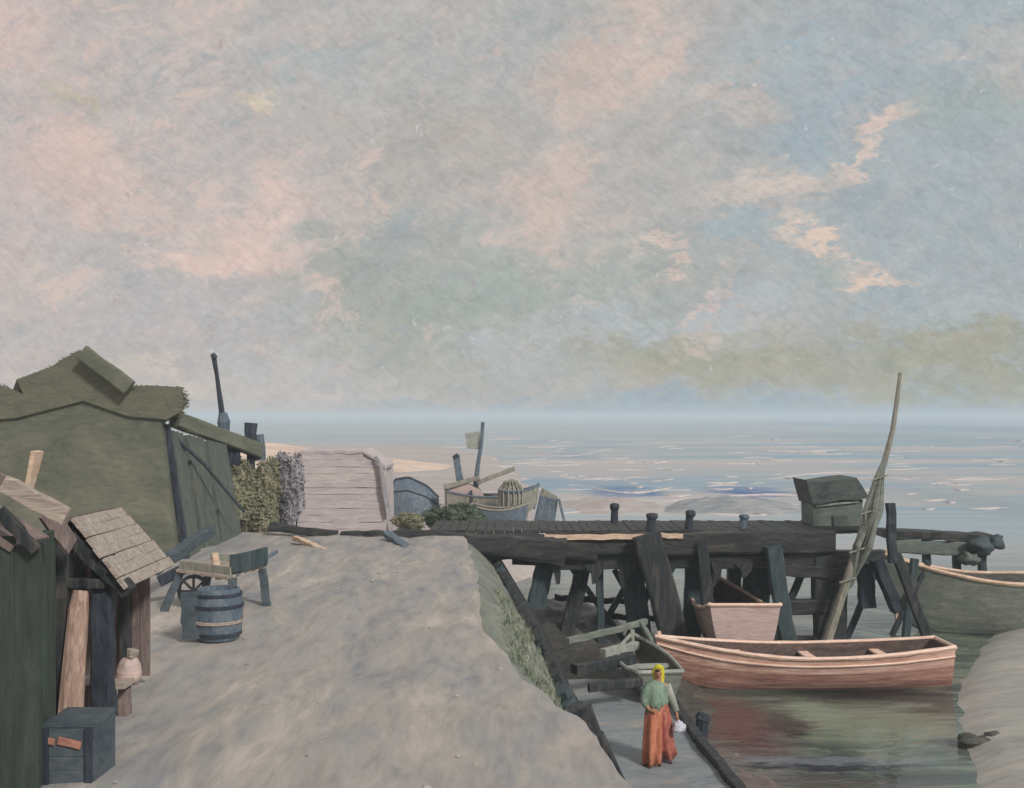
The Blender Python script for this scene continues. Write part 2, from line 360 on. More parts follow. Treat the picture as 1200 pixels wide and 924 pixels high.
# quay top: a gently worn sheet of earth
mb = MB(); rows = []
ys = [2 + i * .25 for i in range(109)]
NX = 70
for y in ys:
    ex = lerp(eY, eX, y) + .07 * fb(y, 3, 0, 1.5); r = []
    for j in range(NX + 1):
        t = j / NX; x = ex - (1 - t) ** 2.2 * (34 + ex)
        z = ZQ + .05 * fb(x, y, 0, .5) + .018 * fb(x, y, 2, 2.5)
        # shallow wheel ruts running towards the pier
        for rx in (-3.4, -2.1, -5.2): z -= .05 * math.exp(-((x - rx + .045 * (y - 10) * (1 + .1*rx)) / .16) ** 2)
        if j == NX: z -= .05
        r.append(Vector((x, y, z)))
    rows.append(r)
mb.loft(rows, cap=False, closed=False)
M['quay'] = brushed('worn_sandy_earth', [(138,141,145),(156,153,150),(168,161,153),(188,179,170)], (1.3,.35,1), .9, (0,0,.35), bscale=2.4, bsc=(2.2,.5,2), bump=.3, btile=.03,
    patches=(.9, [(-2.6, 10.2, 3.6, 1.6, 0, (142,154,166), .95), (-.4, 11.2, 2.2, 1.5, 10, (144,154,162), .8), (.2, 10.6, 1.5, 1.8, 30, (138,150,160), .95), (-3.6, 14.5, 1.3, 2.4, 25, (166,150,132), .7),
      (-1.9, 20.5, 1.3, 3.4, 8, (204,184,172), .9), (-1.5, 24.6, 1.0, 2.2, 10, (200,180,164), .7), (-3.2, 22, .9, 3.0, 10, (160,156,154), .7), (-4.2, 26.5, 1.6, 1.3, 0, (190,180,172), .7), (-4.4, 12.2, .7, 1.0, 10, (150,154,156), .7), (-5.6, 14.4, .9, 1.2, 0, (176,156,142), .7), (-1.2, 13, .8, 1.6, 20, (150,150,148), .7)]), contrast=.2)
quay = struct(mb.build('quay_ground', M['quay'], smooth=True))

# grassy shoulder between the quay top and the retaining timbers
mb = MB(); rows = []
for y in ys:
    ex = lerp(eY, eX, y) - .12; ox = lerp(oY, oX, y); oz = lerp(oY, oZ, y); r = []
    for j in range(9):
        t = j / 8; x = ex + (ox - ex) * t
        z = ZQ - .07 + (oz - ZQ) * (t ** 1.5) + (.09 * fb(x, y, 5, 1.1) if j else 0)
        r.append(Vector((x, y, z)))
    rows.append(r)
mb.loft(rows, cap=False, closed=False)
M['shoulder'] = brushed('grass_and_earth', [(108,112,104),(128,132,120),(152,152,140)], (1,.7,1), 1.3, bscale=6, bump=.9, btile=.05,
    patches=(.5, [(.6, 17.5, .4, 2.2, 0, (184,186,156), .85), (.15, 16.6, .5, 1.2, 0, (122,138,112), .8), (-.3, 19, .8, 2, 0, (130,136,128), .6), (-.4, 25, 1.6, 5.5, 0, (70,80,88), 1.0), (.9, 13.6, .5, 1.2, 0, (96,110,108), .6)]))  # the far dark blue-grey patch is shade painted into the bank colour
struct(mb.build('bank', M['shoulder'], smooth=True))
# tufts
mb = MB(); rnd = random.Random(4)
for i in range(700):
    y = rnd.uniform(13, 22); t = rnd.uniform(.35, 1.03)
    if rnd.random() > .45 + .8 * fb(t * 3, y, 0, .9): continue
    ex = lerp(eY, eX, y); ox = lerp(oY, oX, y); oz = lerp(oY, oZ, y)
    x = ex + (ox - ex) * t; z = ZQ - .09 + (oz - ZQ) * (t ** 1.5)
    for k in range(4):
        a = rnd.uniform(0, 6.28); l = rnd.uniform(.06, .17)
        b = Vector((x + rnd.uniform(-.05,.05), y + rnd.uniform(-.05,.05), z)); d = Vector((math.cos(a)*.5, math.sin(a)*.5, 1)).normalized()
        s_ = Vector((-math.sin(a), math.cos(a), 0)) * .014
        mb.add([b - s_, b + s_, b + d * l], [(0, 1, 2)])
tag(mb.build('grass', M['grass_m'], recalc=False), 'sparse tufts of pale green grass on the quay shoulder', 'grass', kind='stuff')

mb = MB(); rnd = random.Random(21)
for _ in range(160):
    y = 9 + 19 * rnd.random() ** 1.6; x = rnd.uniform(-8, lerp(eY, eX, y) - .1); q = .008 + .026 * rnd.random() ** 3
    mb.ell((x, y, ZQ + .05 * fb(x, y, 0, .5) + .2 * q), (q * 1.3, q, q * .6), 6, 4, .4, rnd.random() * 50)
tag(mb.build('pebbles', M['bank_r']), 'small pebbles and grit scattered over the sandy quay', 'pebbles', kind='stuff')
# battered retaining wall of old timbers
w = thing('retaining_wall', (1.3, 18, 0), 'dark leaning timber retaining wall below the grassy quay shoulder', 'wall')
mb = MB(); rows = []
for i in range(60):
    y = 2 + i * .54; ox = lerp(oY, oX, y); oz = lerp(oY, oZ, y); bx = lerp(bY, bX, y)
    rows.append([Vector((ox + (bx - ox) * t + .05 * fb(y, t * 3, 8, 1.2), y, (oz - .02) * (1 - t) - .2 * t)) for t in [k / 8 for k in range(9)]])
mb.loft(rows, cap=False, closed=False); mb.build('facing', M['timber_v'], w)
y = 13.6
while y < 30:
    ox = lerp(oY, oX, y); oz = lerp(oY, oZ, y); bx = lerp(bY, bX, y)
    big = abs(y - 19.4) < .5
    MB().beam((ox + .06, y, oz + random.uniform(-.15, .12)), (bx + .1, y - random.uniform(0, .25), -.1), .56 if not big else .62, .22, jit=.1).build('pile', M['timber_v'] if random.random() < .85 else M['teal_v'], w)
    y += random.uniform(.42, .62)
pl = MB()
for a, b in ((13.5, 18.5), (18.6, 25.5)):
    pa = Vector((lerp(oY, oX, a) + .30, a, lerp(oY, oZ, a) * .72)); pb = Vector((lerp(oY, oX, b) + .30, b, lerp(oY, oZ, b) * .72))
    pl.beam(pa, pb, .14, .2)
pl.build('waling', M['timber'], w)

# landing strip at the foot of the wall
mb = MB(); rows = []
lY = [2, 13, 16.4, 17.7, 21.9, 23.2]; lX = [4.4, 3.75, 3.46, 3.34, 3.2, 2.9]
for i in range(86):
    y = 2 + i * .25; x1 = lerp(lY, lX, y) + .05 * fb(y, 0, 0, 1.3); x0 = lerp(bY, bX, y) - .4
    rows.append([Vector((x0 + (x1 - x0) * t, y, .65 + .04 * fb(x0 + (x1 - x0) * t, y, 0, 1.0))) for t in [k / 12 for k in range(13)]])
mb.loft(rows, cap=False, closed=False)
# its edge face
edge = [[r[-1], r[-1] + Vector((.10, 0, -.85))] for r in rows]
mb.loft(edge, cap=False, closed=False)
struct(mb.build('landing', M['landing'], smooth=False, recalc=False))
k = thing('kerb', (3.5, 17, .6), 'dark edge timber along the landing by the water', 'kerb')
for a, b in ((12.5, 15.6), (15.65, 18.7), (18.75, 21.9)):
    MB().beam((lerp(lY, lX, a) - .02, a, .70), (lerp(lY, lX, b) - .02, b, .70), .17, .16).build('edge_timber', M['timber_v'], k)

# dark mud at the head of the basin
def mound(name, x0, x1, y0, y1, zt, mat, seed=0, nx=40, ny=34, p=2.2, amp=.25):
    mb = MB(); rows = []
    for i in range(ny + 1):
        v = i / ny * 2 - 1; r = []
        for j in range(nx + 1):
            u = j / nx * 2 - 1
            rr = (abs(u) ** p + abs(v) ** p) ** (1 / p) + .22 * fb(u * 1.6 + seed, v * 1.6, 0, 1)
            rr = max(0.0, rr); z = zt * max(0, 1 - rr ** 2.2) * (1 + amp * fb(u * 4 + seed, v * 4, 1, 1)) - .12
            r.append(Vector(((x0 + x1) / 2 + u * (x1 - x0) / 2, (y0 + y1) / 2 + v * (y1 - y0) / 2, z)))
        rows.append(r)
    mb.loft(rows, cap=False, closed=False)
    return struct(mb.build(name, mat, smooth=True))
mound('mud_bank', .6, 4.4, 20.5, 29.5, .75, M['mud'], 3)
mound('mud_bank', -1.0, 3.4, 28, 36, .8, M['mud'], 9)
mound('mud_bank', 2.9, 5.3, 11.0, 21.0, .20, M['brownmud'], 5)

g0 = G(860, 600, 0)
mound('sandbar', G(775, 600, 0).x, G(960, 600, 0).x, G(0, 604, 0).y, G(0, 590, 0).y, .9, brushed('blue_grey_wet_sand', [(120,128,136),(150,154,156),(186,180,176)], (.3,1,1), .8, bscale=2, bsc=(.3,1.5,1)), 13)
mound('sandbar', G(655, 600, 0).x, G(790, 600, 0).x, G(0, 603, 0).y, G(0, 586, 0).y, .6, M['beach'], 17)
# pale sand spit at the right
mb = MB(); rows = []
sY = [6, 14, 18.3, 22, 25.6, 31.6, 37.5, 44]; sX = [6.3, 7.7, 8.9, 10.1, 11.6, 15.2, 19, 24]
for i in range(90):
    y = 6 + i * .42; e = lerp(sY, sX, y) + .12 * fb(y, 1, 0, 1.6); r = []
    for dx, z in ((-1.4, -.2), (-.9, -.02), (-.6, .09), (-.3, .17), (0, .22), (.5, .27), (1, .30), (2, .34), (3.5, .36), (6, .4), (10, .4), (20, .4)):
        r.append(Vector((e + dx, y, z + .035 * fb(e + dx, y, 0, 1.6))))
    rows.append(r)
mb.loft(rows, cap=False, closed=False)
struct(mb.build('sand_spit', M['bank_r'], smooth=True))

# beach beyond the pier, pink wet sand
mb = MB(); rows = []
gY = [29, 33, 45, 60, 80, 110, 160, 230]; gX = [-2.6, -1.0, 1.6, 3.0, 2.2, 1.5, -2, -14]
for i in range(120):
    t = i / 119; y = 29.2 + (230 - 29.2) * t ** 1.8; e = lerp(gY, gX, y) + (.4 + y * .008) * fb(y, 2, 0, .12); r = []
    zb = lerp([29.2, 31.5, 60, 90, 230], [2.9, 1.3, 1.15, .55, .1], y)
    for dx, k in ((0, -.1), (-.6, .05), (-1.5, .5), (-3, .9), (-6, 1), (-12, 1), (-20, 1), (-35, 1.1), (-60, 1.2), (-110, 1.2)):
        r.append(Vector((e + dx, y, zb * k + .07 * fb(e + dx, y, 0, .4))))
    rows.append(r)
mb.loft(rows, cap=False, closed=False)
struct(mb.build('beach', M['beach'], smooth=True))
# distant peach dune
mb = MB(); rows = []
for i in range(80):
    t = i / 79; x = -95 + 92 * t; h = lerp([0, .5, .72, .86, 1], [3.7, 3.7, 3.2, 1.6, .1], t)
    c = 126 + 6 * fb(x, 0, 0, .05)
    rows.append([Vector((x, c + dy, max(0, h * k) * (1 + .10 * fb(x, dy, 0, .12)) - .1)) for dy, k in ((-22, 0), (-14, .35), (-7, .8), (-2, 1), (4, .95), (14, .4), (22, 0))])
mb.loft(rows, cap=False, closed=False)
struct(mb.build('dune', M['dune'], smooth=True))

# water: one sheet to the horizon
m = bpy.data.materials.new('sea_water'); m.use_nodes = True; N = NT(m.node_tree); bs = m.node_tree.nodes['Principled BSDF']
pos = N.n('ShaderNodeNewGeometry').outputs['Position']
sp = N.n('ShaderNodeSeparateXYZ'); N.l(pos, sp.inputs[0])
near = N.noise(N.mapping(pos, sc=(.28, .8, 1)), 1.0, 5, .65, 1.0)
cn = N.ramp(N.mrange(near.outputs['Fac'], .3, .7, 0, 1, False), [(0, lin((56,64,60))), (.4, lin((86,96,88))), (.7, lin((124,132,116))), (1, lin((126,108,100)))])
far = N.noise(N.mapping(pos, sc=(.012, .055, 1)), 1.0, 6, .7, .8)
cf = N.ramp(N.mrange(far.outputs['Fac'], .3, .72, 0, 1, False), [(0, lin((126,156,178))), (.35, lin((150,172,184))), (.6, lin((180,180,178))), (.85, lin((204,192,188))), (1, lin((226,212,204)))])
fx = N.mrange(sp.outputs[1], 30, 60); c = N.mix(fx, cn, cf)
wv_ = N.vmath('SUBTRACT', N.noise(N.mapping(pos, sc=(.08, .2, 1)), 1.0, 5, .7).outputs['Color'], (.5, .5, .5))
ws = N.vmath('SCALE', wv_.outputs[0]); ws.inputs['Scale'].default_value = 9.0
pw = N.vmath('ADD', pos, ws.outputs[0]).outputs[0]
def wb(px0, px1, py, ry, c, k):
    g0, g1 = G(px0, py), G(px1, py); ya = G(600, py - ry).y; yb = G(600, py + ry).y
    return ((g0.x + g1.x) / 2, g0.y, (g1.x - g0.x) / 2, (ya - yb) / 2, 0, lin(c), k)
c = N.blobs(pw, c, [wb(685,780,577,9,(60,108,156),1.0), wb(815,935,577,7,(44,94,158),1.0), wb(930,1190,500,8,(110,146,170),.8), wb(640,700,532,8,(120,146,170),.6), wb(900,1200,512,9,(140,158,168),.6),
    wb(640,950,600,12,(196,194,194),.8), wb(660,820,588,5,(214,204,198),.8), wb(1050,1200,585,25,(142,158,166),.7), wb(600,800,552,12,(192,180,178),.7), wb(850,1200,490,4,(110,144,168),.7)])
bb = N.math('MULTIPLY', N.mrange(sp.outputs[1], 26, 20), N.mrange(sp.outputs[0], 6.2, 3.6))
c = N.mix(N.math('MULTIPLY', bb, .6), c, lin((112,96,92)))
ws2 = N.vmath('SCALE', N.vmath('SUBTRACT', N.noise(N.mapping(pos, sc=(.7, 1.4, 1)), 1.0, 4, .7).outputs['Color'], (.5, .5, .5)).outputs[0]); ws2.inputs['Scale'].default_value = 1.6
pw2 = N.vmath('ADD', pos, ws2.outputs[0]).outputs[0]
c = N.blobs(pw2, c, [wb(920,1120,850,26,(120,132,112),.9), wb(925,985,832,18,(136,148,130),.8), wb(900,1130,813,10,(30,36,40),1.0), wb(895,950,852,18,(36,36,42),.95), wb(815,915,850,44,(96,66,66),.95), wb(850,1090,893,6,(120,124,134),.8), wb(850,1060,901,5,(44,46,58),.95), wb(840,1110,918,10,(98,90,86),.7), wb(1100,1160,875,14,(62,56,60),.8), wb(1075,1135,700,14,(120,146,160),.8)])  # dark boat reflections painted into the water colour, among green and mauve-brown patches
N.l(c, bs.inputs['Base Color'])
N.l(N.mrange(sp.outputs[1], 25, 90, .05, .5, False), bs.inputs['Roughness']); bs.inputs['IOR'].default_value = 1.33; bs.inputs['Specular IOR Level'].default_value = .4
n1 = N.noise(N.mapping(pos, sc=(1.3, 3.6, 1)), 1.0, 3, .5, .5); n2 = N.noise(N.mapping(pos, sc=(.09, .4, 1)), 1.0, 5, .65, .8)
b1 = N.n('ShaderNodeBump'); b1.inputs['Strength'].default_value = .5; b1.inputs['Distance'].default_value = .05; N.l(n1.outputs['Fac'], b1.inputs['Height'])
b2 = N.n('ShaderNodeBump'); b2.inputs['Strength'].default_value = .5; b2.inputs['Distance'].default_value = .5; N.l(N.math('MULTIPLY', n2.outputs['Fac'], fx), b2.inputs['Height'])
N.l(b1.outputs[0], b2.inputs['Normal']); N.l(b2.outputs[0], bs.inputs['Normal'])
M['water'] = m
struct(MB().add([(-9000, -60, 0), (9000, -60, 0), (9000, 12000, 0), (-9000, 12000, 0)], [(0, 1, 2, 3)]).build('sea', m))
# ragged breaking crests out on the flats
mb = MB(); rnd = random.Random(11)
def crest(px0, px1, py, th, dip=0.0, n=18):
    rings = []
    for i in range(n + 1):
        t = i / n; px = px0 + (px1 - px0) * t; yy = py + dip * math.sin(math.pi * t) + rnd.uniform(-.12, .12)
        g = G(px, yy); w_ = math.sin(math.pi * min(1, max(0.03, t))) ** .6 * th * g.y / F * rnd.uniform(.5, 1.4)
        d = w_ * 7
        rings.append([g + Vector((0, -d, -.02)), g + Vector((0, -d * .5, w_ * .6 + .02)), g + Vector((0, d * .6, w_ * .6 + .02)), g + Vector((0, d, -.02))])
    mb.loft(rings, cap=False, closed=False)
for a in ((875,985,527,1.6,3), (890,960,523,1.1,1), (930,1000,531,1.1,2), (1030,1080,529,1,1), (1140,1200,524,1,0), (600,665,523,1.1,2), (625,700,530,1.3,5), (700,740,537,1,1),
          (690,790,571,1.6,7), (770,860,590,1.6,-5), (840,960,584,1.5,-4), (900,1080,562,1.3,-8), (660,720,560,1.2,2), (1000,1090,548,1.0,3), (600,690,543,1,3), (480,560,524,1,1),
          (520,600,519,.8,0), (960,1010,541,1.0,1), (660,770,602,1.4,-4), (820,930,601,1.2,3), (740,830,519,.8,0), (1080,1190,560,1,3)):
    crest(*a)
for _ in range(90):
    px = rnd.uniform(560, 1200); py = rnd.uniform(512, 598); L = rnd.uniform(8, 45); crest(px, px + L, py, rnd.uniform(.5, 1.6), rnd.uniform(-2, 2), 8)
tag(mb.build('foam', M['foam'], smooth=True), 'broken pinkish foam crests on the shallow sea', 'foam', kind='stuff')

# sea air: pale, even, its top just above the hut and masts
hz_ = MB().beam((0, -80, 4.4), (0, 11990, 4.4), 17000, 12.4, seg=1, jit=0, bev=.0001).build('haze', bpy.data.materials.new('sea_air'))
m = hz_.data.materials[0]; m.use_nodes = True; m.node_tree.nodes.remove(m.node_tree.nodes['Principled BSDF'])
pv = m.node_tree.nodes.new('ShaderNodeVolumePrincipled'); pv.inputs['Color'].default_value = (.80, .92, .99, 1); pv.inputs['Density'].default_value = .0013; pv.inputs['Anisotropy'].default_value = 0
m.node_tree.links.new(pv.outputs[0], m.node_tree.nodes['Material Output'].inputs['Volume'])
tag(hz_, 'pale sea air softening the horizon', 'haze', kind='stuff')

# ------------------------------------------------------------------ thatched hut
hy0, hy1 = 23.6, 28.6
hut = thing('thatched_hut', (-10, 26, ZQ), 'large olive hut with ragged thatch and a crooked peaked roof', 'hut')
def pz(px, py, Y=hy0): q = P(px, py, Y); return (q.x, q.z)
body = [pz(-170, 660), pz(-170, 480), pz(20, 475), pz(98, 445), pz(150, 478), pz(186, 484), (pz(207, 640)[0], ZQ - .1)]
mb = MB()
# front wall as an uneven sheet with real thickness
mb.prismY(body, hy0 + .06, hy0 + .4)
mb.build('wall', M['olive'], hut)
# side wall of upright planks, leaning
sw_ = MB(); x_top = pz(188, 484)[0]; x_bot = pz(211, 640)[0]
y = hy0 + .5; i = 0
while y < hy1:
    wd = random.uniform(.28, .42)
    if not (25.0 < y < 25.35 or 26.5 < y < 26.8):
        sw_.beam((x_bot, y + wd/2, ZQ - .1), (x_top, y + wd/2, 6.1 - (y - hy0) * .10), .12, wd * .97, up=(0, 1, 0), jit=.02, seg=4, bev=.06)
    y += wd
sw_.build('side_wall', M['plank_g'], hut)
MB().beam((x_bot - .12, 25.3, ZQ), (x_top - .06, 25.3, 5.6), .06, .5, up=(0, 1, 0)).build('door', M['navy'], hut)
MB().beam((x_bot - .12, 26.8, ZQ), (x_top - .06, 26.8, 5.3), .06, .4, up=(0, 1, 0)).build('door', M['navy'], hut)
MB().beam((x_bot + .05, hy0 + .35, ZQ - .1), (x_top + .03, hy0 + .35, 6.2), .13, .13).build('corner_post', M['navy'], hut)
# thatch: outline gets its own depth, plus hundreds of straws round every edge
roof_out = [(-175,505),(-175,452),(0,451),(28,462),(20,445),(60,430),(92,411),(104,411),(128,432),(150,452),(180,452),(211,454),(215,470),(213,482),(196,492),(150,488),(98,470),(20,490)]
poly = [pz(*p) for p in roof_out]
mb = MB(); nb_ = hy1 - .4; mb.loft([[Vector((x, hy0 - .02, z)) for x, z in poly], [Vector((x * (nb_ / hy0) if x < -11 else x * (1 + (nb_ / hy0 - 1) * 1.05), nb_, z - .1)) for x, z in poly]])
rnd = random.Random(2)
def straws(a, b, n, out, y0, y1, ln=.3):
    for _ in range(n):
        t = rnd.random(); x = a[0] + (b[0]-a[0])*t; z = a[1] + (b[1]-a[1])*t; y = rnd.uniform(y0, y1) if rnd.random() < .5 else y0 + rnd.uniform(-.03, .3)
        x *= 1 + (y - hy0) / hy0 if y > hy0 else 1
        d = Vector((out[0] + rnd.uniform(-.5,.5), rnd.uniform(-.3,.3), out[1] + rnd.uniform(-.5,.5))).normalized()
        l = rnd.uniform(.3, 1) * ln; p = Vector((x, y, z)) - d * .06; s_ = Vector((-d.z, 0, d.x)) * rnd.uniform(.012, .035)
        mb.add([p - s_, p + s_, p + d * l + s_ * .2, p + d * l - s_*.2], [(0, 1, 2, 3)])
outs = [(-1,0),(0,1),(0,1),(-1,.6),(-1,.4),(-.8,.5),(0,1),(.5,.5),(.5,.6),(0,1),(0,1),(1,0),(1,0),(1,-.5),(.3,-1),(0,-1),(0,-1),(0,-1)]
for i in range(1, len(poly) - 1):
    ln = .24 if 11 <= i <= 13 else .10
    if i in (1,2,5,6): ln = .14
    L = math.dist(poly[i], poly[i+1]); straws(poly[i], poly[i+1], int((150 if 10 < i < 14 else 60) * L), outs[i], hy0, hy1 - .5, ln)
mb.build('roof', M['thatch'], hut, recalc=False)
# grey ridge board lying down the peak
MB().beam(P(97, 412, hy0 - .25), P(152, 455, hy0 - .25), .16, .34).build('ridge_board', M['olive'], hut)
# sloping braces against the side wall
br = thing('shore_pole', P(235, 560, 27), 'long thin dark pole slanting down beside the hut side wall', 'pole')
MB().tube([P(192, 500, 24.2), P(240, 545, 25.5), P(286, 600, 27.2)], [.05, .045, .035]).build('shaft', M['teal_v'], br)

# hoist beam with two props and a stout capped post, right of the hut
hb = thing('hoist_beam', P(290, 560, 30.4), 'thick olive beam sticking out from the hut on short blue props', 'beam')
MB().beam(P(205, 492, 28.0), P(304, 528, 30.6), .40, .40, jit=.08).build('beam', M['olive'], hb)
MB().beam(P(300, 510, 30.62), P(304, 540, 30.62), .34, .3).build('beam_end', M['steel'], hb)
MB().beam(P(295, 496, 30.3), P(293, 518, 30.3), .30, .28, jit=.12).build('cap', M['navy'], hb)
MB().beam(P(294, 530, 30.5), P(293, 585, 30.5), .2).build('prop', M['navy'], hb)
MB().beam(P(267, 520, 29.8), P(268, 580, 29.8), .26, .2).build('prop', M['navy'], hb)
MB().beam(P(276, 524, 29.9), P(277, 545, 29.9), .22, .2).build('prop', M['navy'], hb)
pm = thing('signal_pole', P(262, 600, 31), 'tall thin blue-black pole with a thick foot behind the hoist beam', 'pole')
MB().tube([P(250, 416, 31), P(254, 440, 31), P(258, 470, 31), P(261, 490, 31), P(263, 600, 31)], [.07, .06, .075, .09, .1], jit=.15).build('shaft', M['navy'], pm)
MB().tube([P(261, 484, 31), P(262, 495, 31), P(263, 512, 31)], [.12, .19, .14]).build('block', M['steel'], pm)
MB().tube([P(252, 420, 30.95), P(249, 415, 30.95)], [.09, .07]).build('finial', M['navy'], pm)

# bushes beside the hut
def bush(px, py, Y, rx, ry, rz, mat, n, size, label, name='bush', seed=0, group=None):
    c = P(px, py, Y); g = P(px, 620, Y); base = Vector((c.x, Y, ZQ - .1 if Y < 30 else 1.2))
    r = thing(name, base, label, 'bush', group)
    mb = MB()
    for k in range(9):
        rnd = random.Random(seed * 31 + k); o = Vector((rnd.uniform(-.6,.6)*rx, rnd.uniform(-.5,.5)*ry, rnd.uniform(-.5,.45)*rz))
        q = .62 * (1 - .3 * abs(o.z) / rz)
        mb.ell(c + o, (rx * q * .8, ry * q * .8, rz * q * .8), 14, 9, .4, seed + k)
        mb.leaves(c + o, (rx * q, ry * q, rz * q), n // 9, size, seed=seed * 17 + k, shell=.72)
    mb.build('foliage', mat, r, recalc=False)
    st = MB()
    for k in range(5):
        st.tube([base + Vector((k * .06 - .12, 0, -.1)), base + Vector(((k - 2) * .25 * rx, .1, (c.z - base.z) * .8))], [.05, .02], 6)
    st.build('stem', M['timber_v'], r)
    return r
bush(272, 588, 30.0, .95, .8, 1.45, M['foliage'], 11000, .06, 'olive green bush against the hut side wall', seed=1)
bush(308, 588, 31.2, .8, .7, 1.3, M['foliage'], 8000, .06, 'olive bush between the lilac bush and the hut', seed=5)
bush(338, 580, 31.8, .48, .6, 1.3, M['lilacleaf'], 7000, .055, 'narrow grey-lilac bush next to the pale boarded shed', seed=2)
bush(531, 610, 37.0, 1.1, .8, .62, M['darkleaf'], 2400, .07, 'low dark green scrub below the beached fishing boat', seed=3)
bush(478, 612, 36.0, .5, .6, .38, M['foliage'], 1400, .06, 'small yellowish scrub left of the dark green scrub', seed=4)

# pale boarded shed with a rounded canvas roof
sh = thing('net_shed', P(400, 615, 36), 'pale lilac boarded shed with a low rounded roof on the beach', 'shed')
q0, q1 = P(344, 610, 35.5), P(452, 610, 35.5)
prof = []
for i in range(13):
    t = i / 12; x = q0.x + (q1.x - q0.x) * t; e = abs(t - .42) * 2
    prof.append((x, P(400, 531, 35.5).z - .75 * max(0, e - .72) ** 1.2 * 1.9 + .03 * math.sin(i * 2.3)))
walls = MB()
zt = prof[6][1]; z = 1.0; zb_ = z
while z < zt + .2:                                  # overlapping horizontal boards, each cut to the roof curve
    h_ = .23
    xs = [x for x, zz in prof if zz > z + h_ * .6]
    if xs:
        walls.beam((min(xs) - .02, 35.5 + random.uniform(-.02, .02), z + h_ / 2), (max(xs) + .02, 35.5 + random.uniform(-.02,.02), z + h_ / 2), .07, h_ * .98, jit=.05, seg=8)
    z += h_
for yy in [35.7 + i * .4 for i in range(8)]:
    walls.beam((q1.x - .06, yy, 1.0), (q1.x - .16, yy, prof[11][1] - .05), .08, .42, up=(0, 1, 0))
back = [(x, z_ - .04) for x, z_ in prof]; walls.prismY([(q0.x + .03, .9)] + back[1:-1] + [(q1.x - .1, .9)], 35.53, 35.7)
walls.build('wall', M['lilac'], sh)
rf = MB(); 
top = [(x, z_ + .07) for x, z_ in prof]; bot = [(x, z_ - .02) for x, z_ in prof][::-1]
rf.prismY(top + bot, 35.44, 38); rf.build('roof', M['lilac'], sh)
MB().tube([P(440, 535, 35.3), P(446, 545, 35.3), P(450, 575, 35.3), P(455, 604, 35.3)], [.05, .07, .09, .09], jit=.2).build('downpipe', M['lilacleaf'], sh)

